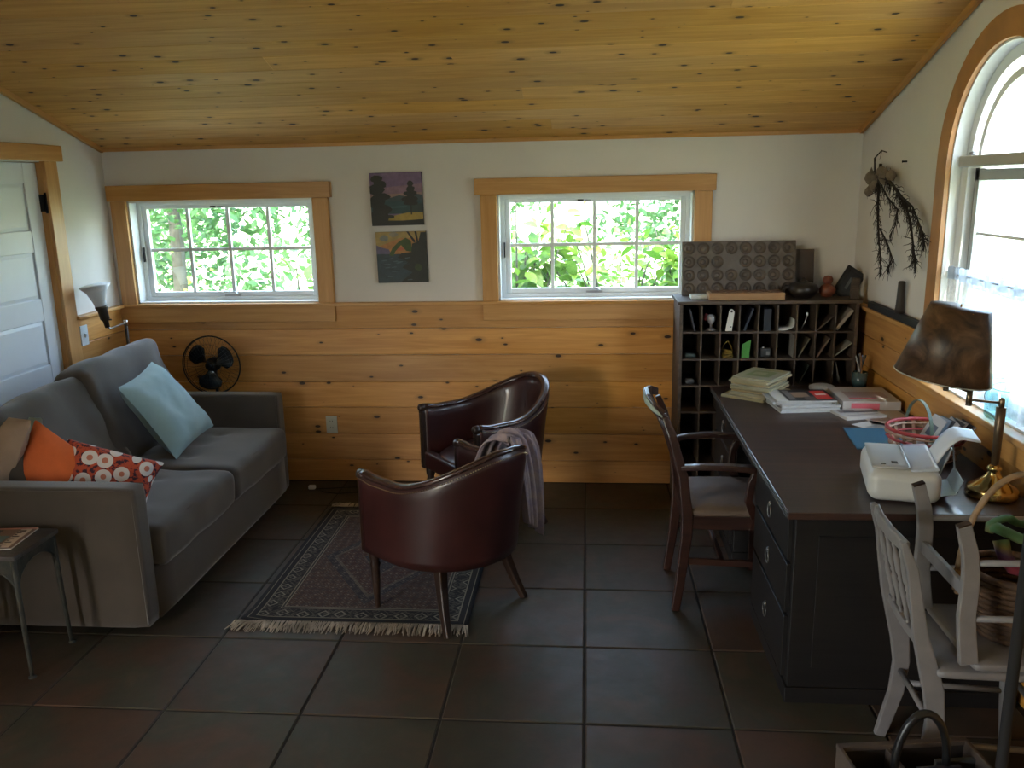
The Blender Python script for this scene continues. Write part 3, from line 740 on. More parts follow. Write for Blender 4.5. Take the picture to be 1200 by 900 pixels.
# ---- shawl over the near armchair
def shawl():
    c = Vector((-.345, -1.475, .755))
    path = [(-.085, .03, -.09), (-.06, .01, -.03), (-.035, .0, .005), (.01, -.0, .022), (.055, 0, .015), (.085, 0, -.03), (.105, 0, -.12), (.118, 0, -.24), (.125, 0, -.36), (.125, 0, -.43)]
    P = [Vector(p) for p in path]
    def fn(u, v):
        s = u*(len(P)-1); i = min(int(s), len(P)-2); f = s-i; p = P[i].lerp(P[i+1], f)
        w = .080*(1-.30*u*u); d = (v-.5)*2
        ang = radians(48); along = Vector((cos(ang), sin(ang), 0)); out = Vector((.96, -.28, 0))
        fold = .012*sin(v*24+u*2.5)+.008*sin(v*41+1+u*4)
        q = c+out*(p.x+fold*(1 if u > .35 else .6))+along*(d*w)*-1+Vector((0, 0, p.z+(.010*sin(v*17) if u < .5 else 0)))
        q.z += (-.02*abs(d) if u < .5 else .05*d*u)
        return q-c
    o = MB().grid(fn, 40, 48).build('shawl', M('mauve_knit', (.34, .27, .27), .95, var=.35, vscale=25, bmp=.4, bscale=150, vcol=(.24, .20, .26)), loc=c, solid=.006)
    return tag(o, 'mauve grey knitted shawl hanging over the nearer armchair', 'shawl')
shawl_o = shawl()
# ---- rug
RX0, RX1, RY0, RY1 = -1.492, -.497, -1.828, -.47
def rug_mat():
    m, nt, p = newmat('rug_pile'); p.inputs['Roughness'].default_value = .95
    v = coords(nt, 0); sep = nd(nt, 'ShaderNodeSeparateXYZ'); nt.links.new(v, sep.inputs[0])
    hx, hy = (RX1-RX0)/2, (RY1-RY0)/2
    ax = mth(nt, 'ABSOLUTE', sep.outputs[0]); ay = mth(nt, 'ABSOLUTE', sep.outputs[1])
    d = mth(nt, 'MINIMUM', mth(nt, 'SUBTRACT', hx, ax), mth(nt, 'SUBTRACT', hy, ay))
    dk, ln, mid, rd = (.012, .013, .017), (.19, .175, .14), (.03, .03, .032), (.085, .050, .042)
    base = ramp(nt, mth(nt, 'MULTIPLY', d, 2.0), [(0, dk), (.036, ln), (.046, dk), (.095, ln), (.108, dk), (.255, ln), (.268, mid), (.285, ln), (.295, rd)], 'CONSTANT')
    # border medallions: rings on a regular lattice
    wv = nd(nt, 'ShaderNodeVectorMath', operation='SCALE'); wv.inputs['Scale'].default_value = 11.5; nt.links.new(v, wv.inputs[0])
    vo = nd(nt, 'ShaderNodeTexVoronoi', voronoi_dimensions='2D', i_Scale=1.0, i_Randomness=.25, distance='MANHATTAN'); nt.links.new(wv.outputs[0], vo.inputs['Vector'])
    rg = ramp(nt, vo.outputs['Distance'], [(0, (1, 1, 1)), (.10, (0, 0, 0)), (.24, (0, 0, 0)), (.27, (1, 1, 1)), (.34, (1, 1, 1)), (.38, (0, 0, 0)), (.60, (0, 0, 0)), (.62, (.6, .6, .6)), (.66, (0, 0, 0))])
    n1 = noise_fac(nt, v, 42, 3, .6); sq = ramp(nt, n1, [(.50, (0, 0, 0)), (.54, (1, 1, 1)), (.60, (1, 1, 1)), (.64, (0, 0, 0))])
    inb = mth(nt, 'MULTIPLY', mth(nt, 'GREATER_THAN', d, .056), mth(nt, 'LESS_THAN', d, .126))
    a = mixc(nt, mth(nt, 'MULTIPLY', inb, rg), base, (.20, .19, .16))
    a = mixc(nt, mth(nt, 'MULTIPLY', mth(nt, 'MULTIPLY', inb, sq), .6), a, (.10, .09, .08))
    # field: small motifs and a centre lozenge
    inf = mth(nt, 'GREATER_THAN', d, .148)
    vo2 = nd(nt, 'ShaderNodeTexVoronoi', voronoi_dimensions='2D', i_Scale=26.0, i_Randomness=.5, distance='MANHATTAN'); nt.links.new(v, vo2.inputs['Vector'])
    r2 = ramp(nt, vo2.outputs['Distance'], [(.15, (1, 1, 1)), (.22, (0, 0, 0)), (.42, (0, 0, 0)), (.48, (.8, .8, .8)), (.56, (0, 0, 0))])
    loz = mth(nt, 'ADD', mth(nt, 'DIVIDE', ax, .30), mth(nt, 'DIVIDE', ay, .46))
    lz = ramp(nt, mth(nt, 'MULTIPLY', loz, .5), [(0, (.02, .02, .03)), (.20, (.09, .07, .05)), (.22, (.05, .022, .02)), (.44, (.09, .08, .06)), (.47, (.02, .02, .028)), (.54, (.055, .030, .026))], 'CONSTANT')
    fld = mixc(nt, mth(nt, 'MULTIPLY', r2, .7), lz, (.19, .165, .14))
    fld = mixc(nt, mth(nt, 'MULTIPLY', sq, .5), fld, (.03, .03, .04))
    a = mixc(nt, inf, a, fld)
    nt.links.new(a, p.inputs['Base Color']); bump(nt, p, noise_fac(nt, v, 300, 2), .5, .003); return m
rug = thing('rug', 'dark patterned oriental rug with pale fringes under the near armchair', 'rug', ((RX0+RX1)/2, (RY0+RY1)/2, 0))
def rugfn(u, v):
    x = (u-.5)*(RX1-RX0); y = (v-.5)*(RY1-RY0); curl = .018*max(0, 1-u*9)*max(0, 1-v*9)
    return (x, y, .003+curl)
mb = MB().grid(rugfn, 40, 50); mb.build('pile', rug_mat(), rug, solid=.004)
fr = MB()
for k in range(240):
    for s_ in (-1, 1):
        x = -(RX1-RX0)/2+(RX1-RX0)*(k+.5)/240+random.uniform(-.003, .003); y = s_*(RY1-RY0)/2
        L = random.uniform(.045, .085)*(1 if s_ < 0 else .9); dxx = random.uniform(-.015, .015)
        zz_ = .008+random.uniform(0, .008)
        if s_ < 0 and k < 26: dxx -= .05*(26-k)/26; zz_ += .010*(26-k)/26
        fr.tube([(x, y-s_*.006, .010), (x+dxx*.4, y+s_*L*.5, zz_), (x+dxx, y+s_*L, .004)], [.0028, .0032, .0018], 4, cap=False)
fr.build('fringe', M('fringe_wool', (.52, .46, .38), .95, var=.5, vscale=12), rug, kind='stuff')
# ---- side table, near left
st = thing('side_table', 'small wrought iron side table with arched aprons by the near sofa arm', 'table', (-2.315, -2.155, 0))
iron = M('patinated_iron', (.035, .040, .036), .55, .5, var=.6, vscale=25, bmp=.4, bscale=60, vcol=(.07, .065, .05))
MB().bx(-.178, .178, -.138, .138, .490, .510).build('table_top', M('slate_top', (.065, .055, .050), .5, var=.4, vscale=14, bmp=.3), st, bevel=.004)
for sx in (-1, 1):
    for sy_ in (-1, 1):
        MB().tube([(sx*.158, sy_*.122, .490), (sx*.160, sy_*.124, .30), (sx*.166, sy_*.130, .04), (sx*.168, sy_*.132, .008)], [.012, .011, .008, .007], 8).lathe([(0, 0), (.015, 0), (.015, .006), (0, .014)], 10, (sx*.169, sy_*.133, 0)).build('leg', iron, st)
def apron(w, along, off):
    pts = [(-w, .49), (-w, .36)]+[(-w*cos(pi*k/12)*1.0, .36+.10*sin(pi*k/12)) for k in range(13)]+[(w, .36), (w, .49)]
    poly = [(-w, .49), (-w, .37)]+[(-w*.98*cos(pi*k/14), .37+.085*sin(pi*k/14)) for k in range(15)]+[(w, .37), (w, .49)]
    mb = MB(); A = [(-w+2*w*k/14, .489) for k in range(15)]; B = [(-w*cos(pi*k/14), .37+.09*sin(pi*k/14)) for k in range(15)]
    for k in range(14): mb.prism([A[k], B[k], B[k+1], A[k+1]], off-.004, off+.004, axis=along)
    mb.tube([(q[0], off, q[1]) if along == 'y' else (off, q[0], q[1]) for q in B], .006, 6)
    return mb
for off in (-.128, .128): apron(.155, 'y', off).build('apron', iron, st)
for off in (-.163, .163): apron(.120, 'x', off).build('apron', iron, st)
# magazine with a colour cover
def cover(name, label, cat, loc, rz, w, h, t, bands, pagecol=(.62, .60, .56), group=None, base=(.3, .1, .1), tilt=(0, 0)):
    """closed magazine: page block, and a printed cover made of flat inked shapes"""
    r = thing(name, label, cat, loc, rz, group); r.rotation_euler = (tilt[0], tilt[1], rz)
    MB().bx(-w/2+.001, w/2-.001, -h/2+.001, h/2-.001, 0.0002, t-.0006).build('pages', M('paper_%d%d%d' % tuple(int(c*99) for c in pagecol), pagecol, .8, var=.1, vscale=40), r)
    cm = M('cover_%d%d%d' % tuple(int(c*99) for c in base), base, .35, var=.1, coat=.2)
    mb = MB().bx(-w/2, w/2, -h/2, h/2, t-.0006, t).bx(-w/2, w/2, -h/2, h/2, 0, .0004)
    mats = [cm]
    for (x0, x1, y0_, y1_, col) in bands:
        mats.append(M('ink_%d_%d_%d' % tuple(int(c*99) for c in col), col, .4)); mb.bx(-w/2+w*x0, -w/2+w*x1, -h/2+h*y0_, -h/2+h*y1_, t, t+.0001+.0002*(len(mats)-1), len(mats)-1)
    mb.build('cover', mats, r)
    return r
bnd = [(.0, 1, .93, 1.0, (.55, .25, .2)), (.05, .45, .62, .9, (.06, .05, .05)), (.1, .3, .2, .55, (.4, .22, .06)), (.35, .7, .3, .6, (.10, .18, .2)), (.75, .93, .05, .92, (.62, .50, .40))]
for k in range(9): bnd.append((.76, .80+.11*((k*7) % 3)/3, .08+k*.09, .12+k*.09, (.05, .03, .03)))
cover('magazine', 'colourful magazine lying on the small iron side table', 'magazine', (-2.320, -2.140, .5102), .10, .235, .205, .006, bnd, base=(.22, .13, .10))
# ---- outlet, switch, paintings
def plate(name, label, cat, loc, rz, w, h, kind):
    r = thing(name, label, cat, loc, rz)
    pl = M('almond_plastic', (.52, .52, .42), .4) if kind == 'outlet' else M('white_plastic', (.62, .66, .68), .4)
    MB().box((0, -.003, 0), (w, .006, h)).build('plate', pl, r, bevel=.002)
    if kind == 'outlet':
        for s_ in (-1, 1):
            MB().box((0, -.0065, s_*.021), (.034, .003, .028)).box((-.007, -.0085, s_*.021+.003), (.003, .002, .009), 1).box((.007, -.0085, s_*.021+.003), (.003, .002, .009), 1).build('socket', [pl, black_metal], r)
    else: MB().box((0, -.010, 0), (.010, .014, .022), rot=(.4, 0, 0)).build('toggle', pl, r)
    return r
plate('outlet', 'almond electrical outlet low on the pine back wall', 'outlet', (-1.603, -.0005, .376), 0, .072, .114, 'outlet')
plate('light_switch', 'white light switch plate beside the door casing', 'switch', (XL+.0005, -.445, 1.035), pi/2, .072, .116, 'switch')
def canvas(label, x0, x1, z0, z1, shapes, rot=0):
    r = thing('painting', label, 'painting', ((x0+x1)/2, .012, (z0+z1)/2), 0, 'small canvases between the windows'); r.rotation_euler = (0, rot, 0)
    w, h = x1-x0, z1-z0
    MB().box((0, -.010, 0), (w, .020, h)).build('canvas', M('dark_canvas_edge', (.02, .02, .02), .8), r)
    mb = MB(); mats = []
    for k, (col, poly) in enumerate(shapes):
        mats.append(M('oil_%d_%d_%d' % tuple(int(c*999) for c in col), col, .5, var=.25, vscale=30))
        mb.prism([(-w/2+w*min(1, max(0, a)), -h/2+h*min(1, max(0, b))) for a, b in poly], -.0202-.0003*k, -.0199-.0003*k, len(mats)-1)
    mb.build('painted_image', mats, r); return r
def blob(cx, cz, rx, rz, n=10, jag=.15, sd_=0):
    rr = random.Random(sd_); return [(cx+rx*cos(2*pi*k/n)*(1+rr.uniform(-jag, jag)), cz+rz*sin(2*pi*k/n)*(1+rr.uniform(-jag, jag))) for k in range(n)]
F = [(0, 0), (1, 0), (1, 1), (0, 1)]
dk = (.010, .011, .012)
sh = [((.22, .14, .27), F), ((.30, .18, .26), [(0, .45), (1, .45), (1, .78), (0, .70)]), ((.40, .24, .23), [(0, .45), (1, .45), (1, .62), (0, .58)]),
      ((.05, .075, .09), [(.25, .44), (1, .44), (1, .57), (.9, .59), (.75, .54), (.55, .57), (.4, .53), (.3, .54)]), ((.025, .07, .085), [(0, .22), (1, .22), (1, .46), (0, .46)]),
      ((.05, .12, .14), [(.3, .33), (.7, .34), (.7, .37), (.3, .36)]), ((.03, .05, .055), [(.75, .24), (1, .24), (1, .42), (.8, .38)]),
      ((.42, .29, .06), [(.15, .08), (1, .10), (1, .24), (.7, .24), (.5, .2), (.25, .14)]), (dk, [(0, 0), (1, 0), (1, .11), (.6, .09), (.2, .10), (0, .12)]),
      ((.02, .018, .012), blob(.36, .17, .09, .035, sd_=3)), (dk, [(.765, .2), (.79, .2), (.785, .55), (.77, .55)])]
for cx, cz, rx, rz_ in ((.78, .42, .14, .05), (.77, .50, .17, .055), (.78, .60, .13, .055), (.78, .68, .09, .06), (.78, .78, .06, .06)): sh.append((dk, blob(cx, cz, rx, rz_, sd_=int(cz*99))))
for cx, cz, rx, rz_ in ((.14, .15, .2, .16), (.2, .3, .19, .12), (.12, .45, .16, .14), (.22, .55, .17, .07), (.12, .68, .15, .12), (.2, .78, .13, .08), (.14, .88, .13, .07)): sh.append((dk, blob(cx, cz, rx, rz_, sd_=int(cz*77))))
canvas('upper small canvas of dark trees before a lake and mauve sky', -1.268, -.957, 1.613, 1.920, sh, radians(-.5))
sh = [((.42, .30, .10), F), ((.50, .22, .07), [(0, .55), (1, .5), (1, .85), (.5, .88), (0, .70)]), ((.14, .12, .22), [(0, .55), (.3, .55), (.25, .66), (.1, .70), (0, .75)]),
      ((.030, .055, .075), [(0, 0), (1, 0), (1, .56), (0, .57)]), ((.22, .24, .22), blob(.17, .88, .09, .06, sd_=1)), ((.30, .27, .20), blob(.36, .95, .09, .05, sd_=2)),
      ((.55, .14, .07), blob(.47, .66, .09, .03, sd_=5)), ((.05, .09, .02), [(.25, .55), (.32, .68), (.45, .80), (.6, .88), (.7, .82), (.72, .6), (.6, .62), (.5, .74), (.38, .62), (.33, .52)]),
      ((.015, .02, .018), [(.45, .0), (1, 0), (1, .98), (.9, .98), (.85, .8), (.72, .76), (.7, .6), (.5, .58), (.42, .5), (.62, .4), (.5, .3), (.7, .2)]),
      (dk, [(.62, 1), (.66, 1), (.8, .8), (.76, .78)]), (dk, [(.78, 1), (.82, 1), (.86, .75), (.82, .75)]), ((.04, .06, .02), blob(.82, .3, .08, .07, sd_=7))]
for k in range(26):
    rr = random.Random(k); a, b = rr.uniform(.02, .62), rr.uniform(.04, .5); sh.append(((.08, .13, .16) if k % 2 else (.015, .03, .045), [(a, b), (a+.1, b+.01), (a+.08, b+.025), (a-.01, b+.012)]))
canvas('lower small canvas of dark water and palms under an orange sky', -1.250, -.945, 1.273, 1.576, sh, radians(-.7))
# ============================================================ CABINET with pigeonholes
CX0, CX1, CYF, CZ = .520, 1.478, -.375, 1.192
cab = thing('pigeonhole_cabinet', 'tall dark wooden pigeonhole cabinet in the right back corner', 'cabinet', ((CX0+CX1)/2, (CYF)/2, 0))
cw = (CX1-CX0); cd = -CYF-.04
def cX(x): return x-(CX0+CX1)/2
def cY(y): return y-CYF/2
yf, yb_ = cY(CYF), cY(-.04)
MB().bx(-cw/2, -cw/2+.018, yf, yb_, 0, CZ-.018).build('side_panel', cab_wood, cab, bevel=.002)
MB().bx(cw/2-.018, cw/2, yf, yb_, 0, CZ-.018).build('side_panel', cab_wood, cab, bevel=.002)
MB().bx(-cw/2-.012, cw/2+.012, yf-.010, yb_, CZ-.018, CZ).build('cabinet_top', cab_wood, cab, bevel=.003)
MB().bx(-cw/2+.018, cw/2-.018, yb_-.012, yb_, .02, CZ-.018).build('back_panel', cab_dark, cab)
ncol, pit = 9, (cw-.036)/9
rz_ = [CZ-.018-.152*k for k in range(8)]
for k in range(1, 8):
    MB().bx(-cw/2+.018, cw/2-.018, yf+.002, yb_-.012, rz_[k]-.010, rz_[k]).build('shelf', cab_wood, cab)
shelf_meshes = None
for r_ in range(7):
    for c_ in range(1, ncol):
        x = -cw/2+.018+pit*c_
        if shelf_meshes is None:
            o = MB().bx(-.004, .004, yf+.002, yb_-.012, 0, .142).build('divider', cab_wood, cab); shelf_meshes = o.data
        else: o = bpy.data.objects.new('divider', shelf_meshes); C.objects.link(o); o.parent = cab
        o.location = (x, 0, rz_[r_+1])
MB().bx(-cw/2+.018, cw/2-.018, yf+.01, yb_, 0, rz_[7]-.010).build('plinth', cab_wood, cab)
def cell(r_, c_): return CX0+.018+pit*(c_+.5), rz_[r_+1]    # world centre x and floor z of a pigeonhole
def slab(name, label, cat, r_, c_, lean, t, h, d, col, dx=0, group=None, y=CYF+.02, two=None):
    x, z = cell(r_, c_); a = lean; 
    o = MB().box((0, 0, h/2), (t, d, h)).build(name, M('slab_%d_%d_%d' % tuple(int(q*999) for q in col), col, .6, var=.2, vscale=20), bevel=.0015)
    x = x+dx; zz0 = z+abs(sin(a))*t/2+.0008
    o.location = (x, y+d/2, zz0); o.rotation_euler = (0, a, 0)
    return tag(o, label, cat, group)
slab('notebook', 'thin dark notebook leaning in the top left pigeonhole', 'notebook', 0, 0, -.24, .008, .125, .15, (.05, .05, .06), .018)
slab('notebook', 'tall navy notebook leaning in the top row, fourth pigeonhole', 'notebook', 0, 3, .35, .012, .130, .15, (.012, .016, .03), -.02)
slab('notebook', 'thick black notebook standing in the top row, fifth pigeonhole', 'notebook', 0, 4, .0, .04, .120, .15, (.010, .014, .022), .0)
slab('notebook', 'brown notebook leaning in the top row, eighth pigeonhole', 'notebook', 0, 7, .80, .008, .110, .15, (.09, .06, .045), -.035)
slab('book', 'thick cream book leaning in the top right pigeonhole', 'book', 0, 8, .66, .018, .135, .15, (.34, .29, .24), -.040)
slab('envelope', 'upright white envelope in the second row, sixth pigeonhole', 'envelope', 1, 5, .03, .004, .125, .12, (.30, .29, .27), .044)
slab('notebook', 'khaki notebook leaning in the second row, seventh pigeonhole', 'notebook', 1, 6, .50, .008, .120, .15, (.11, .09, .06), -.030)
slab('notebook', 'dull brown notebook leaning in the second row, eighth pigeonhole', 'notebook', 1, 7, .55, .010, .125, .15, (.12, .08, .06), -.032)
slab('envelope', 'pale envelope leaning low in the second row, rightmost pigeonhole', 'envelope', 1, 8, .88, .006, .125, .12, (.38, .35, .28), -.046)
slab('notebook', 'dark green notebook leaning in the third row, seventh pigeonhole', 'notebook', 2, 6, .45, .006, .12, .15, (.05, .06, .04), -.02)
slab('envelope', 'grey envelope leaning leftward in the third row, rightmost pigeonhole', 'envelope', 2, 8, -.24, .006, .13, .12, (.16, .15, .14), .0)
x, z = cell(1, 3)
o = MB().prism([(-.030, .0), (.012, .0), (.020, .100), (-.028, .072)], -.002, .002).build('greeting_card', M('bright_green', (.045, .22, .03), .6), loc=(x, CYF+.03, z+.001)); o.rotation_euler = (-.12, 0, -.15)
tag(o, 'bright green card standing in the second row of pigeonholes', 'card')
x, z = cell(0, 2)
o = MB().prism([(-.022, 0), (.014, .0), (.026, .105), (.022, .112), (.017, .118), (.009, .122), (.001, .118), (-.003, .110), (-.004, .105)], -.0015, .0015)
o.lathe([(.004, -.0005), (.0065, -.0005), (.0065, .0008), (.004, .0008)], 12, (.010, -.0018, .108), 1, rot=(pi/2, 0, 0)).bx(.002, .012, -.0018, -.0015, .020, .026, 1)
o = o.build('paper_tag', [M('tag_white', (.55, .54, .50), .7), black_metal], loc=(x, CYF+.02, z+.001)); o.rotation_euler = (-.05, 0, 0)
tag(o, 'white hanging tag with a round hole in the top row of pigeonholes', 'tag')
x, z = cell(0, 1); fg = thing('glass_ornament', 'small clear glass globe on a foot beside a red knob in the top row', 'ornament', (x+.008, CYF+.06, z+.0005))
MB().lathe([(0, 0), (.028, 0), (.026, .008), (.008, .014), (.006, .03), (.016, .04)], 16).build('foot', M('pewter', (.18, .17, .17), .4, .5), fg)
MB().lathe([(0, .038), (.016, .042), (.026, .062), (.022, .082), (.008, .09), (0, .09)], 18).build('globe', M('grey_glass', (.25, .25, .26), .08, coat=.6), fg)
MB().lathe([(0, 0), (.014, .005), (.016, .02), (.008, .04), (0, .044)], 14, (-.026, .01, .05)).build('knob', M('dull_red', (.14, .02, .02), .35), fg)
x, z = cell(1, 2); yc = MB()
for k in range(5): yc.tube([((.030-.002*k)*cos(2*pi*j/20)+random.uniform(-.003, .003), .03*sin(2*pi*j/20), .004+k*.008+.004*sin(2*pi*j/20+k)) for j in range(20)], .0028, 5, closed=True)
yc.tube([(-.03, 0, .04), (-.02, -.005, .07), (.0, -.005, .09), (.02, -.003, .06), (.03, 0, .03)], .0022, 5)
tag(yc.build('cord_coil', M('yellow_cord', (.30, .19, .03), .6), loc=(x, CYF+.06, z+.001)), 'coil of yellow cord in the second row of pigeonholes', 'cord')
x, z = cell(1, 4); sv = thing('camera', 'small grey camera with a shiny button in the second row of pigeonholes', 'camera', (x, CYF+.05, z+.0005))
MB().rbox((0, 0, .026), (.056, .03, .050), .006, 6).build('camera_body', M('dark_plastic', (.03, .03, .03), .4), sv)
MB().bx(.004, .024, -.018, -.0152, .014, .034).build('label_plate', M('dull_silver', (.25, .24, .22), .4, .5), sv); MB().lathe([(0, 0), (.008, 0), (.008, .006), (0, .008)], 12, (-.01, 0, .051)).build('button', chrome, sv)
x, z = cell(0, 5); o = MB()
for k in range(3):
    def cf(u, v, k=k): s = u*.9; return (-.042+.084*sin(s*pi/2/.9)*(1-.0)+.0, v*.12, .002+k*.004+.060*(1-cos(s*pi/2/.9))**(1.6+.3*k)*(1-.22*k))
    o.grid(cf, 14, 3)
tag(o.build('curled_papers', M('white_paper', (.55, .55, .53), .7), loc=(x, CYF+.012, z+.001), solid=.001), 'curled white papers in the sixth top pigeonhole', 'paper')
x, z = cell(0, 6); o = MB().tube([(-.02, 0, .003), (.0, .0, .05), (.008, .0, .085)], .003, 6).box((.008, 0, .088), (.010, .003, .018))
tag(o.build('key', chrome, loc=(x, CYF+.03, z+.002)), 'thin steel key standing in the top row, seventh pigeonhole', 'key')
x, z = cell(2, 0); o = MB().rbox((0, 0, .015), (.05, .05, .028), .012, 6)
tag(o.build('stone', M('grey_stone', (.10, .10, .10), .6, var=.3), loc=(x, CYF+.05, z+.001)), 'small grey stone in the third row, leftmost pigeonhole', 'stone')
x, z = cell(1, 0); o = MB().rbox((0, 0, .012), (.06, .05, .022), .01, 6)
tag(o.build('purse', M('dark_green_cloth', (.03, .045, .04), .7), loc=(x, CYF+.05, z+.001)), 'small dark green purse in the second row, leftmost pigeonhole', 'purse')
# ---- things on top of the cabinet
mold_m = M('old_mold_wood', (.12, .09, .07), .5, var=.35, vscale=12, bmp=.15, bscale=70, vcol=(.085, .065, .05))
mold = thing('candy_mold', 'long grey-brown wooden mold board with rows of round hollows, leaning on the wall', 'mold', (.873, -.135, CZ+.002)); mold.rotation_euler = (radians(-9), 0, 0)
mw, mh = .635, .305; pw, ph = mw/8, mh/4
mb = MB(); mb.bx(-mw/2, mw/2, .018, .026, 0, mh)
for i in range(8):
    for j in range(4):
        cx_, cz_ = -mw/2+pw*(i+.5), ph*(j+.5); n = 16; rr = .035
        A = []
        for k in range(n):
            a = 2*pi*k/n; c_, s_ = cos(a), sin(a); q = max(abs(c_)/(pw/2), abs(s_)/(ph/2)); A.append((cx_+c_/q, 0, cz_+s_/q))
        B = [(cx_+rr*cos(2*pi*k/n), 0, cz_+rr*sin(2*pi*k/n)) for k in range(n)]
        if (i, j) == (3, 2): mb.add(A, [tuple(range(n))[::-1]]); continue
        rings = [A, B]+[[(cx_+rr*f*cos(2*pi*k/n), yv, cz_+rr*f*sin(2*pi*k/n)) for k in range(n)] for f, yv in ((.93, .006), (.75, .013), (.45, .017), (.38, .012), (.2, .009))]
        vs = [v_ for R_ in rings for v_ in R_]; fs = [(q*n+k, q*n+(k+1) % n, (q+1)*n+(k+1) % n, (q+1)*n+k) for q in range(len(rings)-1) for k in range(n)]
        fs.append(tuple((len(rings)-1)*n+k for k in range(n))); mb.add(vs, fs)
mb.bx(-mw/2-.001, -mw/2+.001, 0, .022, 0, mh).bx(mw/2-.001, mw/2+.001, 0, .022, 0, mh).bx(-mw/2, mw/2, 0, .022, -.001, .001).bx(-mw/2, mw/2, 0, .022, mh-.001, mh+.001)
mb.build('hollowed_board', mold_m, mold)
o = MB().bx(-.10, .10, -.008, .008, 0, .250).bx(-.10, .10, -.011, -.008, .235, .250).build('wooden_board', M('dark_board', (.075, .05, .038), .6, var=.3), loc=(1.205, -.075, CZ+.002), bevel=.003); o.rotation_euler = (radians(-7), 0, 0)
tag(o, 'plain dark wooden board behind the right end of the mold board', 'board')
o = MB().bx(-.045, .045, -.04, .04, 0, .022).build('small_box', M('white_card', (.55, .57, .55), .6), loc=(.635, -.25, CZ), bevel=.002); tag(o, 'small white box at the left end of the cabinet top', 'box')
bl_ = thing('printing_block', 'tan wooden printing block with a carved wavy top, on the cabinet', 'block', (.884, -.295, CZ))
MB().bx(-.205, .205, -.055, .055, 0, .040).build('wood_block', WOOD('tan_block_wood', (.42, .24, .11), (.30, .16, .07), rough=.55, gr=2), bl_, bevel=.004)
mb = MB()
for k in range(5): mb.tube([(-.19+.38*j/24, -.045+k*.0225+.005*sin(j*.9+k), .041+.004*sin(j*1.1+k*2)) for j in range(25)], .004, 5)
mb.build('carving', M('carved_dark', (.12, .06, .03), .6), bl_)
pot = thing('pot', 'squat black lidded pot beside the tan printing block', 'pot', (1.205, -.25, CZ))
MB().lathe([(0, 0), (.045, 0), (.078, .025), (.084, .05), (.070, .075), (.030, .086), (0, .087)], 24).build('pot_body', M('black_ceramic', (.018, .013, .012), .3, var=.3), pot)
MB().lathe([(0, .084), (.028, .086), (.022, .094), (.008, .098), (.010, .108), (0, .112)], 16).build('lid', M('black_ceramic', (.018, .013, .012), .3), pot)
MB().tube([(-.07, 0, .055), (-.095, 0, .06), (-.108, 0, .045), (-.10, 0, .03)], [.014, .012, .011, .010], 8).build('spout', M('black_ceramic', (.018, .013, .012), .3), pot)
orn = thing('ornament', 'small orange red gourd-shaped ornament on the cabinet top', 'ornament', (1.345, -.22, CZ))
om = M('copper_red', (.26, .075, .03), .35, var=.5, vscale=40, vcol=(.12, .03, .02), bmp=.3)
MB().lathe([(0, 0), (.028, 0), (.044, .022), (.046, .040), (.034, .060), (.018, .070)], 24).build('lower_bulb', om, orn)
MB().lathe([(.016, .068), (.026, .082), (.028, .097), (.020, .112), (0, .118)], 20).build('upper_bulb', om, orn)
pf = thing('picture_frame', 'black picture frame tilted over in the cabinet corner', 'frame', (1.375, -.20, CZ+.0265)); pf.rotation_euler = (radians(-12), radians(33), 0)
MB().bx(0, .115, -.008, .008, 0, .175).build('frame_border', M('black_lacquer', (.012, .012, .013), .3), pf, bevel=.003)
MB().bx(.018, .097, -.010, -.0082, .022, .153).build('picture', [M('dark_print', (.03, .032, .035), .2)], pf); MB().bx(.045, .060, -.0108, -.0101, .05, .12).build('figure', M('grey_print', (.10, .11, .11), .4), pf)
o = MB().bx(-.020, .020, -.015, .015, 0, .115).build('wood_offcut', cab_wood, loc=(1.455, -.335, CZ), bevel=.003); o.rotation_euler = (0, .05, 0); tag(o, 'grey upright wood offcut at the right end of the cabinet top', 'block')
# ---- on the right wall ledge
o = MB().bx(-.014, .014, -.42, .42, 0, .035).build('iron_bar', M('black_iron', (.010, .010, .010), .6), loc=(XR-.016, -.83, ZR), bevel=.003); tag(o, 'long black bar lying on the ledge of the right wall', 'bar')
o = MB().lathe([(0, 0), (.024, 0), (.020, .05), (.017, .148), (.011, .155), (0, .155)], 12).build('peg', M('dark_peg', (.045, .035, .03), .55), loc=(XR-.016, -.845, ZR+.035)); tag(o, 'dark tapered peg standing on the black bar by the wall', 'peg')
# ---- dried root wreath on the right wall
wr_ = thing('dried_roots', 'bundle of dried black roots with papery bulbs hung on the white right wall', 'decoration', (XR-.008, -.52, 1.84))
rm = M('dry_root', (.030, .020, .016), .85, var=.4)
def P_(y, z, x=0): return Vector((-.018-x, y+.52, z-1.84))
strands = [[P_(-.47, 1.90, .01), P_(-.49, 1.80, .02), P_(-.51, 1.66, .02), P_(-.55, 1.55, .02), P_(-.58, 1.45, .015), P_(-.60, 1.345, .01)],
           [P_(-.55, 1.84, .02), P_(-.72, 1.80, .03), P_(-.88, 1.72, .02), P_(-.98, 1.62, .02), P_(-1.03, 1.50, .015), P_(-1.05, 1.43, .01)],
           [P_(-.80, 1.76, .03), P_(-.98, 1.70, .02), P_(-1.10, 1.60, .015), P_(-1.13, 1.55, .01)],
           [P_(-.52, 1.82, .03), P_(-.66, 1.74, .03), P_(-.80, 1.68, .02), P_(-.76, 1.60, .015), P_(-.68, 1.55, .01)],
           [P_(-.56, 1.58, .02), P_(-.68, 1.52, .02), P_(-.74, 1.45, .01), P_(-.70, 1.40, .01)],
           [P_(-.42, 1.86, .02), P_(-.40, 1.93, .02), P_(-.47, 1.965, .01), P_(-.52, 1.955, .0)]]
rr = random.Random(5)
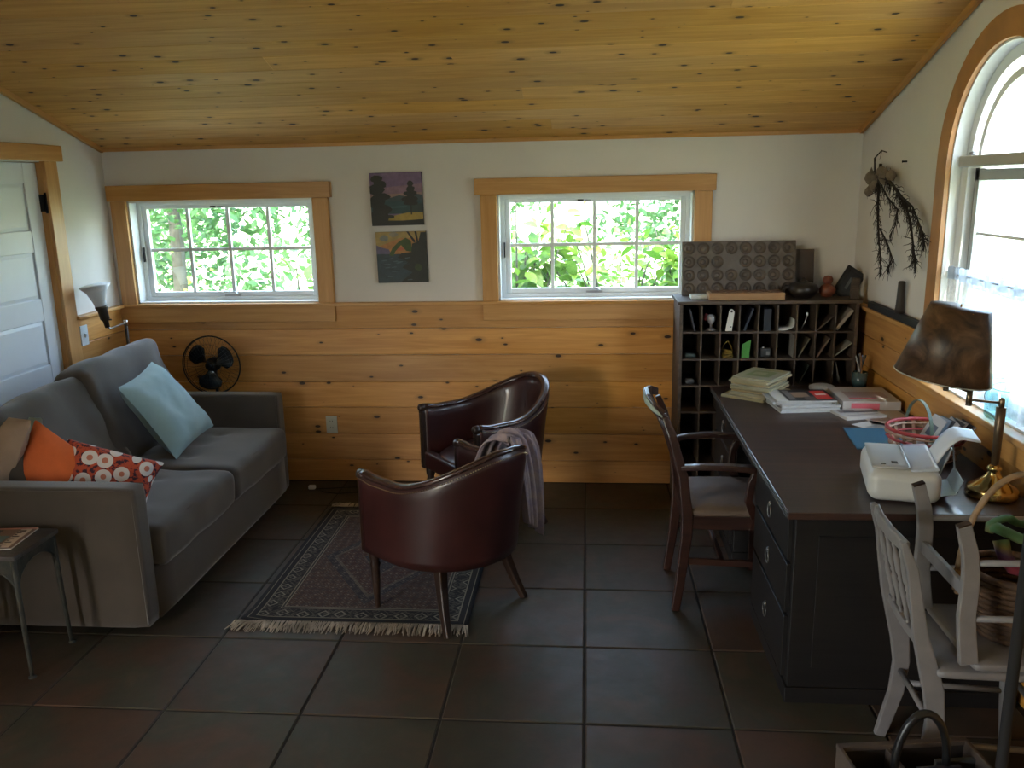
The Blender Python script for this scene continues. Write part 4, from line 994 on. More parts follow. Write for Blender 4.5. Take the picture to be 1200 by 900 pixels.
for si, st_ in enumerate(strands):
    mb = MB(); mb.tube(st_, [.0085*(1-.13*k) for k in range(len(st_))] if si < 2 else [.005*(1-.15*k) for k in range(len(st_))], 6)
    tot = 150 if si < 3 else (50 if si < 5 else 3)
    for k in range(tot):
        i = rr.randrange(len(st_)-1); p = st_[i].lerp(st_[i+1], rr.random())
        d = Vector((rr.uniform(-.3, .3), rr.uniform(-.6, .6), rr.uniform(-1.5, .1))).normalized()*rr.uniform(.02, .065)
        q = p+d*.5+Vector((0, rr.uniform(-.012, .012), rr.uniform(-.012, .012))); e = p+d; 
        for w_ in (q, e): w_.x = min(w_.x, -.003)
        mb.tube([p, q, e, e+Vector((0, rr.uniform(-.02, .02), -rr.uniform(0, .02)))], [.0024, .0017, .0011, .0006], 4, cap=False)
    mb.build('root', rm, wr_)
for (y, z, s_) in ((-.36, 1.83, .034), (-.44, 1.79, .030), (-.58, 1.83, .034), (-.66, 1.84, .026), (-.34, 1.76, .024), (-.52, 1.86, .028)):
    m_ = Matrix.Rotation(rr.uniform(-1, 1), 4, 'X')
    MB().lathe([(0, -s_*1.1), (s_*.5, -s_*.9), (s_, -.1*s_), (s_*.8, s_*.6), (s_*.2, s_*1.2), (0, s_*1.7)], 14, P_(y, z, .018), rot=m_).build('papery_bulb', M('papery_husk', (.24, .185, .14), .7, var=.4, vscale=30), wr_)
o = MB().lathe([(0, 0), (.004, 0), (.004, .02), (.007, .022), (0, .024)], 8, (0, 0, 0), rot=(0, -pi/2, 0)).build('nail', black_metal, loc=(XR+.012, -.70, 1.905)); tag(o, 'small nail in the white wall above the dried roots', 'nail')
# ============================================================ DESK
DX0, DX1, DYN, DYF, DTZ = .683, 1.515, -2.335, -.49, .742
dk_ = thing('desk', 'large dark wooden pedestal desk along the right wall', 'desk', (1.10, -1.41, 0))
def gx(x): return x-1.10
def gy(y): return y+1.41
o = MB().bx(gx(DX0), gx(DX1), gy(DYN), gy(DYF), DTZ-.026, DTZ).build('desk_top', desk_wood, dk_, bevel=.003)
MB().bx(gx(DX0)-.003, gx(DX0), gy(DYN)+.01, gy(DYF)-.01, DTZ-.024, DTZ-.019).bx(gx(DX0)-.003, gx(DX0), gy(DYN)+.01, gy(DYF)-.01, DTZ-.010, DTZ-.005).build('glass_edge_highlight_strips', M('glass_edge_highlight', (.09, .10, .09), .4, var=.7, vscale=20), dk_)  # grey-green strips colour in the glass top's edge and the highlights along it
PX0 = .722
for ya, yb in ((-2.29, -1.66), (-1.14, -.53)):
    o = MB().bx(gx(PX0), gx(DX1)-.01, gy(ya), gy(yb), .06, DTZ-.026).bx(gx(PX0)-.008, gx(DX1)-.01, gy(ya)-.008, gy(yb)+.008, 0, .06).build('pedestal', black_wood, dk_, bevel=.003)
    zz = [(.085, .32), (.335, .52), (.535, .695)]
    for za, zb in zz:
        d_ = MB().bx(gx(PX0)-.016, gx(PX0), gy(ya)+.03, gy(yb)-.03, za, zb).build('drawer', black_wood, dk_, bevel=.0015)
        cy_, cz_ = gy((ya+yb)/2), (za+zb)/2+.02
        MB().tube([(gx(PX0)-.022, cy_+.026*cos(2*pi*k/18), cz_-.026+.026*sin(2*pi*k/18)) for k in range(18)], .0028, 6, closed=True).lathe([(0, 0), (.011, 0), (.009, .008), (0, .01)], 12, (gx(PX0)-.016, cy_, cz_), rot=(0, -pi/2, 0)).build('ring_pull', M('dull_steel', (.22, .22, .21), .35, .8), d_)
for sx in range(1):
    MB().bx(gx(PX0)+.08, gx(DX1)-.09, gy(-2.29)-.006, gy(-2.29), .14, .64).build('end_panel', black_wood, dk_, bevel=.001)
MB().bx(gx(DX1)-.05, gx(DX1)-.03, gy(-1.66), gy(-1.14), .2, DTZ-.026).build('modesty_panel', black_wood, dk_)
MB().bx(gx(PX0), gx(PX0)+.02, gy(-1.66), gy(-1.14), .63, DTZ-.026).build('centre_rail', black_wood, dk_)
# ---- stacks of magazines
T0 = DTZ+.0002
z = T0; rr = random.Random(3)
for k in range(11):
    t = rr.uniform(.007, .011) if k else .012; last = k == 10
    col = [(.46, .42, .27), (.50, .45, .30), (.40, .38, .27), (.52, .42, .25)][k % 4]
    w_, h_ = (.205, .265) if k else (.235, .29)
    nth = ['', 'second from the bottom', 'third from the bottom', 'fourth from the bottom', 'fifth from the bottom', 'in the very middle', 'fifth from the top', 'fourth from the top', 'third from the top', 'second from the top', ''][k]
    lab = 'topmost pale yellow magazine, green printed cover, of the tall stack at the far desk corner' if last else ('wide cream magazine at the bottom of the tall pale stack' if k == 0 else 'pale magazine, ' + nth + ' of the tall stack at the far desk corner')
    b_ = [(.2, .8, .25, .75, (.22, .26, .12)), (.3, .62, .4, .6, (.36, .36, .2)), (.1, .9, .82, .92, (.30, .28, .12))] if last else []
    cover('magazine', lab, 'magazine', (.905+rr.uniform(-.012, .012)-(.015 if k == 0 else 0), -.675+rr.uniform(-.012, .012), z), -.62+rr.uniform(-.09, .09), w_, h_, t, b_, pagecol=col, base=col, group='pale magazines in the tall stack'); z += t+.0004
z = T0
for k in range(6):
    t = [.010, .008, .009, .007, .009, .008][k]; last = k == 5
    b_ = [(0, .18, 0, 1, (.6, .6, .58)), (.2, 1, 0, 1, (.03, .03, .032)), (.70, .96, .12, .88, (.50, .04, .035)), (.35, .62, .3, .75, (.32, .22, .15)), (.24, .34, .1, .9, (.20, .20, .2)), (.5, .68, .05, .35, (.12, .10, .09)), (.75, .93, .5, .6, (.7, .65, .6))] if last else []
    lab = ['bottom magazine of the low stack, askew, under all the others', 'second magazine from the bottom of the low stack, askew', 'third magazine from the bottom of the low stack', 'third magazine from the top of the low stack', 'white-edged magazine right under the black and red cover', 'glossy magazine with black and red cover on top of the low stack'][k]
    cover('magazine', lab, 'magazine', (1.045+rr.uniform(-.012, .02)+(.02 if k < 3 else 0), -.905+rr.uniform(-.02, .01)-(.02 if k < 2 else 0), z), rr.uniform(-.05, .06)+(.12 if k < 2 else 0), .285, .225, t, b_, pagecol=(.5, .5, .49), base=(.45, .45, .45), group='magazines in the low stack'); z += t+.0004
# white round dish and the pen cup
o = MB().lathe([(0, 0), (.055, 0), (.066, .012), (.066, .024), (.055, .030), (0, .032)], 32).build('round_tin', M('matt_white', (.42, .42, .41), .6), loc=(1.245, -.600, T0), subd=0); tag(o, 'round white tin on the desk in front of the pigeonholes', 'tin')
cup = thing('pen_cup', 'teal glass cup full of pens by the wall at the far end of the desk', 'cup', (1.452, -.545, T0))
MB().lathe([(0, 0), (.036, 0), (.040, .09), (.036, .09), (.033, .006), (0, .006)], 20).build('cup_body', M('teal_glass', (.06, .10, .10), .2, coat=.5), cup)
pens = [((.10, .16, .30), 'blue pen standing in the pen cup', .02, -.06), ((.35, .36, .34), 'pale grey pen leaning left in the pen cup', -.30, .0), ((.05, .05, .06), 'black pen upright in the pen cup', -.05, .1), ((.10, .17, .28), 'blue marker leaning right in the pen cup', .28, .05), ((.40, .40, .36), 'white pen leaning forward in the pen cup', .10, .22), ((.18, .10, .05), 'brown pencil leaning back in the pen cup', -.12, -.14)]
for k, (col, lab, ax_, ay_) in enumerate(pens):
    o = MB().lathe([(0, 0), (.0045, .004), (.0045, .170), (.003, .176), (0, .178)], 8).build('pen', M('pen_%d_%d' % (int(col[0]*99), int(col[2]*99)), col, .4), loc=(1.452-ax_*.08, -.545+ay_*.06, T0+.008)); o.rotation_euler = (-ay_, ax_, 0); tag(o, lab, 'pen', 'pens in the cup')
# flat box with pink stripe, loose papers
bx_ = thing('flat_box', 'flat white cardboard box with a pink band by the wall', 'box', (1.375, -.855, T0), -.02)
MB().bx(-.135, .135, -.15, .15, 0, .045).build('carton', M('carton_white', (.46, .44, .42), .6, var=.08), bx_, bevel=.002)
MB().bx(-.095, .035, -.153, -.150, .006, .036).bx(-.09, .04, -.10, -.075, .0453, .0457).build('pink_band', M('pink_print', (.55, .12, .16), .5), bx_)
MB().bx(-.09, .10, -.07, .05, .0453, .0457).build('window_print', M('grey_pink_print', (.30, .22, .21), .4), bx_)
def sheet(label, x, y, z, w, h, rz, col, bands=(), group='loose papers on the desk', name='paper_sheet', t=.0012):
    mb = MB().bx(-w/2, w/2, -h/2, h/2, 0, t); mats = [M('sheet_%d_%d_%d' % tuple(int(c*99) for c in col), col, .6, var=.05)]
    for (x0, x1, y0_, y1_, c) in bands:
        mats.append(M('ink_%d_%d_%d' % tuple(int(q*99) for q in c), c, .5)); mb.bx(-w/2+w*x0, -w/2+w*x1, -h/2+h*y0_, -h/2+h*y1_, t, t+.0003, len(mats)-1)
    o = mb.build(name, mats, loc=(x, y, z)); o.rotation_euler = (0, 0, rz); return tag(o, label, 'paper', group)
sheet('white printed leaflet in front of the flat box', 1.285, -1.085, T0, .20, .15, .25, (.50, .49, .48), [(.1, .5, .6, .85, (.2, .16, .16)), (.1, .9, .2, .3, (.3, .3, .3))], t=.012)
sheet('cream leaflet with a brown picture beside the wall', 1.400, -1.15, T0, .21, .28, .10, (.45, .38, .33), [(.1, .55, .35, .8, (.28, .18, .14)), (.6, .95, .1, .5, (.14, .08, .08))])
sheet('dark printed flyer half under the red-rimmed basket', 1.435, -1.33, T0, .14, .20, .3, (.20, .14, .14), [(.1, .9, .5, .9, (.10, .06, .06))])
sheet('white sheet poking out towards the desk middle', 1.315, -1.30, T0, .13, .20, .55, (.52, .52, .52), [(.15, .8, .2, .7, (.25, .25, .25))])
sheet('thin grey strip of paper lying on the white leaflet', 1.30, -1.07, T0+.013, .16, .02, .1, (.10, .10, .11))
o = MB().bx(-.11, .11, -.155, .155, 0, .006).build('folder', M('petrol_blue_card', (.030, .115, .19), .55), loc=(1.245, -1.478, T0), bevel=.001); o.rotation_euler = (0, 0, -.10); tag(o, 'petrol blue folder lying on the desk beside the printer', 'folder')
# ---- red-rimmed basket of mail
rb = thing('mail_basket', 'small round splint basket with a red rim and tall thin handle', 'basket', (1.350, -1.715, T0))
bm_ = M('splint_pink_tan', (.42, .25, .17), .7, var=.3, vscale=16, bmp=.3); red = M('red_rim', (.36, .03, .035), .5, var=.2)
n = 20
for j in range(5):
    mb = MB(); z0_ = .008+j*.024; r0_ = .108+.034*(j/4)
    mb.tube([((r0_+.002*(1 if k % 2 == j % 2 else -1))*cos(2*pi*k/n), (r0_*.95+.002*(1 if k % 2 == j % 2 else -1))*sin(2*pi*k/n), z0_) for k in range(n)], .0125, 6, closed=True, flat=.28)
    mb.build('weaver', red if j == 3 else bm_, rb)
mb = MB()
for k in range(n):
    a = 2*pi*k/n; mb.sweep([(.104*cos(a), .099*sin(a), 0), (.142*cos(a), .135*sin(a), .118)], .014, .0015, (-sin(a), cos(a), 0))
mb.lathe([(0, 0), (.106, 0), (.106, .003), (0, .003)], 24); mb.build('stakes', bm_, rb)
MB().tube([(.144*cos(2*pi*k/36), .137*sin(2*pi*k/36), .120) for k in range(36)], .0075, 8, closed=True).build('rim', red, rb)
mb = MB(); mb.sweep([(-.030+.004*sin(k/14*pi), .136*cos(pi*k/14), .10+.130*sin(pi*k/14)) for k in range(15)], .012, .004, (1, 0, 0)); mb.build('handle', M('grey_green_handle', (.12, .17, .14), .4, var=.3), rb)
rr = random.Random(9)
cols = [(.50, .52, .55), (.30, .36, .45), (.06, .06, .07), (.45, .40, .40), (.10, .11, .14), (.52, .50, .48), (.03, .03, .035), (.35, .33, .36)]
labs = ['white envelope leaning at the left of the mail basket', 'pale blue envelope in the mail basket', 'black booklet in the mail basket', 'pinkish leaflet in the mail basket', 'slate coloured catalogue in the mail basket', 'cream envelope in the middle of the mail basket', 'narrow black catalogue at the right of the mail basket', 'rightmost grey leaflet in the mail basket']
for k in range(8):
    mb = MB().box((0, 0, .085), (.003, .13-.005*k, .17)); mb.box((-.0018, 0, .11), (.0004, .07, .05), 1)
    o = mb.build('envelope', [M('mail_%d' % k, cols[k], .5), M('mail_ink_%d' % (k % 3), [(.08, .10, .16), (.35, .33, .3), (.25, .08, .08)][k % 3], .5)], loc=(1.318+.013*k, -1.715, T0+.014)); o.rotation_euler = (rr.uniform(-.06, .06), .52+.03*k, rr.uniform(-.1, .1)); tag(o, labs[k], 'envelope', 'mail in the red-rimmed basket')
# ---- printer
pr_ = thing('printer', 'compact white desktop printer on the near end of the desk', 'printer', (1.118, -2.108, T0), radians(-12))
pw_ = M('printer_white', (.50, .50, .48), .4); pg = M('printer_grey', (.30, .32, .33), .35)
MB().rbox((0, .02, .060), (.235, .34, .116), .038, 12).build('printer_body', pw_, pr_)
MB().rbox((-.045, .02, .121), (.125, .28, .010), .005, 6).build('control_panel', M('panel_grey', (.36, .36, .34), .4), pr_)
MB().bx(-.040, -.020, -.085, -.060, .1261, .1268).bx(-.075, -.060, -.10, -.09, .1261, .1268).build('display', M('display_dark', (.05, .055, .05), .2), pr_)
MB().rbox((.06, .02, .122), (.09, .30, .012), .005, 6, rot=(0, -.12, 0)).build('scanner_lid', M('lid_blue_white', (.46, .50, .56), .2, coat=.5), pr_)
MB().tube([(.008, -.12, .129), (.010, 0, .131), (.008, .14, .129)], .0025, 6).build('hinge_strip', chrome, pr_)
pa = MB()
def paper_in(u, v):
    s = u; x = .085+.150*s; zv = .085+.135*sin(min(1, s*1.5)*pi/2)-.02*max(0, s-.6)
    return (x, (v-.5)*.15+.02, zv)
pa.grid(paper_in, 16, 6); o = pa.build('paper_stack', M('printer_paper', (.60, .62, .66), .6), solid=.006); o.location = (1.118, -2.108, T0); o.rotation_euler = (0, 0, radians(-12)); tag(o, 'sheaf of white paper curving out of the printer feed', 'paper')
MB().sweep([(.110, 0.02, .06), (.135, 0.02, .13), (.150, 0.02, .180)], .14, .004, (0, 1, 0)).build('paper_support', pg, pr_)
MB().sweep([(.112, -.02, .02), (.165, -.02, .035), (.185, -.02, .085)], .16, .003, (0, 1, 0)).build('output_tray', M('clear_plastic', (.38, .46, .46), .15, coat=.4), pr_)
MB().tube([(.195, .05, .002), (.180, .04, .10), (.165, .03, .19)], .003, 6).build('tray_strut', pg, pr_)
# ---- brass swing-arm table lamp
LB = Vector((1.418, -2.150, T0))
lp = thing('table_lamp', 'brass swing-arm table lamp with brown paper shade by the arched window', 'lamp', tuple(LB))
MB().lathe([(0, 0), (.080, 0), (.085, .010), (.080, .018), (.083, .026), (.078, .034), (.050, .052), (.028, .072), (.018, .090), (.024, .098), (.020, .108), (.010, .116), (0, .116)], 36).build('base', brass, lp)
MB().lathe([(.0, .11), (.0125, .11), (.0145, .24), (.0165, .318), (.012, .320), (0, .320)], 16).build('pole', M('worn_brass_pole', (.16, .11, .07), .35, .7, var=.3), lp)
MB().lathe([(0, .318), (.010, .318), (.010, .345), (.005, .352), (0, .353)], 12).tube([(0, 0, .334), (-.105, .0, .345)], .0045, 8).lathe([(0, 0), (.010, 0), (.010, .055), (0, .055)], 12, (-.108, 0, .325)).tube([(-.108, 0, .372), (-.180, .0, .398)], .0045, 8).lathe([(0, 0), (.009, 0), (.009, .04), (0, .04)], 12, (-.188, 0, .378)).build('swing_arm', M('bronze_arm', (.22, .16, .10), .3, .9), lp)
MB().lathe([(0, 0), (.006, 0), (.006, .02), (.014, .03), (.014, .08), (0, .085)], 14, (-.188, 0, .415), rot=(0, .13, 0)).build('socket', brass, lp)
def shade_mat():
    m, nt, p = newmat('brown_parchment'); v = coords(nt, 0); f = noise_fac(nt, v, 9, 5, .6, 1.5)
    c = ramp(nt, f, [(.35, (.025, .013, .008)), (.52, (.085, .045, .024)), (.68, (.16, .09, .05))])
    p.inputs['Roughness'].default_value = .45; nt.links.new(c, p.inputs['Base Color']); return m
smt = Matrix.Translation((-.203, 0, .428)) @ Euler((radians(3), radians(8), 0)).to_matrix().to_4x4()
o = MB().lathe([(.154, 0), (.094, .240)], 40).build('shade', [shade_mat()], lp, solid=.002); o.matrix_local = smt
o2 = MB().lathe([(.1515, .001), (.0925, .238)], 40).build('shade_lining', M('pale_lining', (.55, .52, .48), .7), lp, solid=.001); o2.matrix_local = smt
o3 = MB().tube([(.154*cos(2*pi*k/40), .154*sin(2*pi*k/40), 0) for k in range(40)], .0025, 5, closed=True).build('shade_trim', M('grey_trim', (.40, .40, .38), .5), lp); o3.matrix_local = smt
o4 = MB().tube([(-.097, 0, .235), (.097, 0, .235)], .002, 5).tube([(0, -.097, .235), (0, .097, .235)], .002, 5).tube([(0, 0, .08), (0, 0, .25)], .003, 6).build('harp', brass, lp); o4.matrix_local = smt
o = MB().tube([(0, 0, 0), (-.06, .01, .0), (-.13, -.01, .0), (-.20, .005, .0), (-.25, .0, .0)], .0028, 6).build('power_cord', M('black_cord', (.012, .012, .012), .5), loc=(1.400-.086, -2.13, T0+.003)); tag(o, 'black cord running over the desk from the lamp base to the printer', 'cord')
# jar on the window stool
jr = thing('glass_jar', 'pale blue glass jar with wire bail on the arched window stool', 'jar', (XR+.025, -1.86, SZ))
o = MB().lathe([(0, 0), (.055, 0), (.062, .01), (.062, .12), (.045, .145), (.045, .165)], 24).build('jar_body', glass_mat('aqua_glass', (.62, .86, .88), .15), jr)
MB().tube([(.064*cos(2*pi*k/24), .064*sin(2*pi*k/24), .125+.012*sin(2*pi*k/24)) for k in range(24)], .0015, 5, closed=True).tube([(.064*cos(a), .064*sin(a), .09+.03*sin(a*1.3)) for a in [k*.25 for k in range(14)]], .0015, 5).build('wire_bail', M('wire', (.1, .1, .1), .4, .8), jr)
# ============================================================ DARK DESK CHAIR (faces the desk, +X)
dc = thing('desk_chair', 'dark mahogany armchair with padded seat pulled up to the desk', 'chair', (.60, -1.42, 0))
HW = .205
for sy_ in (-1, 1):
    y = sy_*HW
    leg_pts = [(-.205, y, 0), (-.185, y, .15), (-.165, y, .35), (-.165, y, .45), (-.185, y, .62), (-.235, y*.98, .80), (-.265, y*.9, .875)]
    MB().sweep(leg_pts, [.030, .034, .040, .040, .034, .030, .026], [.036, .040, .048, .048, .040, .034, .026], (0, 1, 0)).build('rear_leg', red_wood, dc, bevel=.005)
    MB().sweep([(.20, y*1.06, 0), (.195, y*1.05, .22), (.195, y*1.05, .43)], [.030, .036, .042], [.030, .036, .042], (0, 1, 0)).build('front_leg', red_wood, dc, bevel=.004)
    arm = [(-.200, y, .655), (-.12, y*1.10, .668), (-.0, y*1.17, .672), (.10, y*1.17, .665), (.155, y*1.12, .650)]
    MB().sweep(arm, [.030, .036, .044, .052, .040], [.026, .024, .024, .026, .024], (0, 1, 0)).build('arm', red_wood, dc, bevel=.006)
    MB().sweep([(.12, y*1.06, .44), (.085, y*1.10, .52), (.095, y*1.13, .60), (.12, y*1.14, .655)], .028, [.040, .034, .032, .036], (0, 1, 0)).build('arm_support', red_wood, dc, bevel=.004)
    MB().sweep([(-.17, y, .235), (.195, y*1.05, .225)], .020, .028, (0, 1, 0)).build('stretcher', red_wood, dc, bevel=.003)
    MB().sweep([(-.16, y, .415), (.195, y*1.05, .415)], .026, .060, (0, 1, 0)).build('seat_rail', red_wood, dc, bevel=.003)
for x, z in ((.195, .415), (-.165, .415)): MB().bx(x-.013, x+.013, -HW, HW, z-.03, z+.03).build('seat_rail', red_wood, dc, bevel=.003)
MB().bx(-.02, .0, -HW, HW, .215, .240).build('stretcher', red_wood, dc, bevel=.003)
MB().rbox((.020, 0, .452), (.365, .42, .045), .021, 12, puff=.018).build('seat', M('tan_upholstery', (.13, .088, .062), .6, var=.25, bmp=.2), dc)
crest = [(-.262, -.185, .872), (-.300, -.13, .895), (-.325, -.05, .915), (-.328, .05, .922), (-.305, .13, .915), (-.27, .185, .895)]
cr_ = MB().sweep(crest, [.036, .044, .048, .048, .042, .034], .020, (0, 0, 1)).build('crest_rail', red_wood, dc, bevel=.004)
cr2 = MB().sweep([(p[0]-.0125, p[1], p[2]+.002) for p in crest], [.008, .024, .034, .034, .020, .006], .004, (0, 0, 1)).build('sheen_strip', M('crest_daylight_sheen', (.36, .42, .36), .4, var=.12), cr_)  # pale green strip paints daylight reflected off the glossy crest rail
for k in range(5):
    y = -.11+.055*k; MB().tube([(-.168, y, .44), (-.20, y*1.02, .62), (-.26, y*1.05, .80), (-.315+abs(y)*.12, y*1.05, .895)], [.010, .011, .009, .008], 8).build('spindle', red_wood, dc)
MB().sweep([(-.190, -HW, .655), (-.205, 0, .66), (-.190, HW, .655)], .035, .018, (0, 0, 1)).build('back_rail', red_wood, dc, bevel=.003)
# ============================================================ WHITE CHAIRS
def s_leg(pts, w, h, name, parent, side=(0, 1, 0)): return MB().sweep(pts, w, h, side).build(name, white_paint, parent, bevel=.004)
def spindle_prof(L):
    return [(r_*.78, z_) for r_, z_ in _sp(L)]
def _sp(L):
    return [(0, 0), (.006, 0), (.009, .03*L), (.006, .06*L), (.006, .08*L), (.012, .12*L), (.008, .20*L), (.0125, .40*L), (.0125, .45*L), (.007, .50*L), (.012, .53*L), (.007, .56*L), (.0125, .62*L), (.011, .80*L), (.007, .88*L), (.010, .92*L), (.006, .96*L), (.006, L), (0, L)]
wc = thing('spindle_chair', 'white painted spindle-back chair at the desk end, standing upright', 'chair', (1.15, -2.630, 0), radians(-2.5))
WH = .158
def stile_pts(y):
    return [(-.165, y, 0), (-.150, y, .06), (-.124, y, .17), (-.116, y, .28), (-.128, y, .37), (-.150, y, .45), (-.180, y, .55), (-.200, y, .66), (-.216, y*.98, .75), (-.236, y*.96, .80), (-.246, y*.94, .832)]
for sy_ in (-1, 1):
    y = sy_*WH
    s_leg(stile_pts(y), [.022]*9+[.022, .024], [.036, .042, .048, .052, .058, .054, .042, .036, .032, .024, .018], 'rear_leg', wc)
    MB().tube([(.225, y*1.0, 0), (.215, y, .16), (.20, y, .43)], [.012, .016, .020], 8).build('front_leg', white_paint, wc)
    MB().tube([(-.115, y, .20), (.215, y, .19)], .010, 8).build('stretcher', white_paint, wc)
MB().tube([(-.118, -WH, .25), (-.118, WH, .25)], .010, 8).build('stretcher', white_paint, wc)
MB().tube([(.215, -WH, .26), (.215, WH, .26)], .010, 8).build('stretcher', white_paint, wc)
MB().rbox((.055, 0, .438), (.37, .37, .030), .014, 10).build('seat', white_paint, wc)
MB().sweep([(-.234, -WH*.96, .812), (-.248, -.06, .815), (-.248, .06, .815), (-.234, WH*.96, .812)], [.034, .040, .040, .034], .018, (0, 0, 1)).build('crest_rail', white_paint, wc, bevel=.005)
MB().sweep([(-.168, -WH, .510), (-.173, 0, .506), (-.168, WH, .510)], .030, .018, (0, 0, 1)).build('lower_rail', white_paint, wc, bevel=.004)
a_, b_ = Vector((-.170, 0, .515)), Vector((-.238, 0, .795))
for k in range(4):
    y = -.105+.07*k; L = .288
    o = MB().lathe(spindle_prof(L), 12).build('spindle', white_paint, wc)
    o.location = (-.170, y, .515); o.rotation_euler = (b_-a_).to_track_quat('Z', 'Y').to_euler()
# second chair upside down on the seat of the first
wi = thing('upturned_chair', 'white painted chair turned upside down on the other white chair, legs in the air', 'chair', (1.235, -2.635, .4535))
VH = .165
for sy_ in (-1, 1):
    y = sy_*VH
    pts = [(-.140, y, .02), (-.152, y, .10), (-.160, y, .17), (-.158, y, .24), (-.160, y, .30), (-.168, y, .36), (-.192, y, .442)]
    s_leg(pts, .022, [.052, .050, .048, .048, .046, .044, .038], 'rear_leg', wi)
    MB().box((-.1925, y, .4435), (.036, .022, .005), rot=(0, -.35, 0)).build('foot_pad', dark_wood, wi)
    MB().tube([(.22, y, .02), (.225, y, .25), (.235, y, .42)], [.020, .016, .012], 8).build('front_leg', white_paint, wi)
    for z in (.160, .330): MB().tube([(-.158, y, z-.0), (.228, y, z)], .0095, 8).build('stretcher', white_paint, wi)
MB().sweep([(-.160, -VH, .235), (-.160, VH, .235)], .016, .040, (1, 0, 0)).build('rear_stretcher', white_paint, wi, bevel=.003)
MB().rbox((.06, 0, .016), (.38, .37, .028), .012, 10).build('seat', white_paint, wi)
# ---- tall-handled wicker basket standing in the upturned chair
tb = thing('wicker_basket', 'brown wicker basket with a tall hoop handle standing among the white chair legs', 'basket', (1.275, -2.640, .485))
n = 28
for j in range(11):
    r0_ = .085+.032*sin(min(1, j/8)*pi/2); mb = MB()
    mb.tube([((r0_+.003*(1 if (k+j) % 2 else -1))*cos(2*pi*k/n), (r0_+.003*(1 if (k+j) % 2 else -1))*sin(2*pi*k/n), .010+j*.0175) for k in range(n)], .0092, 6, closed=True)
    mb.build('wicker_round', wicker, tb)
mb = MB()
for k in range(14):
    a = 2*pi*k/14; mb.tube([(.08*cos(a), .08*sin(a), .0), (.115*cos(a), .115*sin(a), .14), (.120*cos(a), .120*sin(a), .205)], .004, 5)
mb.lathe([(0, 0), (.085, 0), (.085, .005), (0, .005)], 20).build('stakes', wicker, tb)
MB().tube([(.122*cos(2*pi*k/30), .122*sin(2*pi*k/30), .205) for k in range(30)], .011, 8, closed=True).build('rim', wicker, tb)
hp = [(-.165*cos(pi*k/24), 0, .14+.365*sin(pi*k/24)**.85) for k in range(25)]
mb = MB().tube(hp, .0095, 8); mb.build('hoop_handle', rattan, tb)
mb = MB()
for k in range(9): mb.tube([(-.150-.012*k/8+.012*cos(2*pi*j/12), .012*sin(2*pi*j/12), .13+.009*k+.002*sin(j)) for j in range(12)], .005, 5, closed=True)
mb.build('handle_binding', rattan, tb)
# rainbow scarf on the basket
def rainbow():
    m, nt, p = newmat('rainbow_cloth'); p.inputs['Roughness'].default_value = .7; v = coords(nt, 0); sep = nd(nt, 'ShaderNodeSeparateXYZ'); nt.links.new(v, sep.inputs[0])
    f = mth(nt, 'MULTIPLY_ADD', sep.outputs[2], 5.5); f.node.inputs[2].default_value = .36
    f = mth(nt, 'ADD', f, mth(nt, 'MULTIPLY', noise_fac(nt, v, 9, 2), .35)); f = mth(nt, 'SUBTRACT', f, .17)
    c = ramp(nt, f, [(0, (.14, .015, .03)), (.22, (.15, .012, .025)), (.40, (.05, .015, .06)), (.50, (.14, .11, .02)), (.64, (.05, .12, .04)), (.80, (.04, .13, .05)), (.95, (.02, .07, .12))]); nt.links.new(c, p.inputs['Base Color']); return m
rc = MB()
rc.tube([(.085*cos(2*pi*k/28)+.008*sin(5*k), .06*sin(2*pi*k/28), .055+.010*sin(k*.9)) for k in range(28)], .019, 8, closed=True, flat=.6)
rc.tube([(-.085, -.05, .04), (-.08, -.07, .0), (-.055, -.075, -.035), (-.02, -.07, -.05), (.03, -.07, -.05), (.07, -.065, -.03), (.09, -.06, .0), (.08, -.055, .03)], [.022, .020, .020, .014, .012, .013, .013, .015], 8)
tag(rc.build('scarf', rainbow(), loc=(1.275, -2.66, .775)), 'rainbow coloured scarf looped on top of the wicker basket', 'scarf')
# ---- dark crate with a hoop handle, bottom right
ct = thing('magazine_rack', 'dark wooden magazine rack with hoop handle on the floor in front of the white chair', 'rack', (.895, -3.00, 0), radians(8))
dkc = M('crate_dark', (.030, .022, .018), .6, var=.4); rimm = M('crate_rim', (.085, .060, .045), .6, var=.3)
for y in (-.075, .075):
    MB().bx(-.18, .18, y-.006, y+.006, .03, .285).build('side_panel', dkc, ct, bevel=.002)
    MB().bx(-.185, .185, y-.010, y+.010, .285, .300).build('top_rim', rimm, ct, bevel=.003)
for x in (-.18, .18): MB().bx(x-.006, x+.006, -.08, .08, .0, .300).build('end_panel', rimm, ct, bevel=.003)
MB().bx(-.175, .175, -.07, .07, .03, .04).build('floor_panel', dkc, ct); MB().bx(-.05, -.04, -.07, .07, .04, .29).build('divider', rimm, ct)
MB().tube([(.012+.072*cos(pi*k/18), 0, .28+.160*sin(pi*k/18)) for k in range(19)], .011, 8, flat=1).build('hoop_handle', M('black_handle', (.010, .010, .010), .35), ct)
for k, (x, lab, c) in enumerate(((-.11, 'dark magazine in the left half of the floor rack', (.03, .03, .035)), (.06, 'blue-black patterned magazine in the right half of the floor rack', (.03, .032, .05)), (.12, 'grey patterned magazine behind it in the right half of the floor rack', (.07, .07, .065)))):
    o = MB().box((0, 0, .12), (.12, .012, .24)).box((0, -.0065, .15), (.08, .0006, .10), 1).build('magazine', [M('rackmag_%d' % k, c, .4, var=.5, vscale=40), M('rackink_%d' % k, tuple(q*2.2 for q in c), .4)], loc=(.895+x*cos(.14), -3.00+x*sin(.14)-.03+.045*k*.6, .041)); o.rotation_euler = (.03, 0, .14); tag(o, lab, 'magazine')
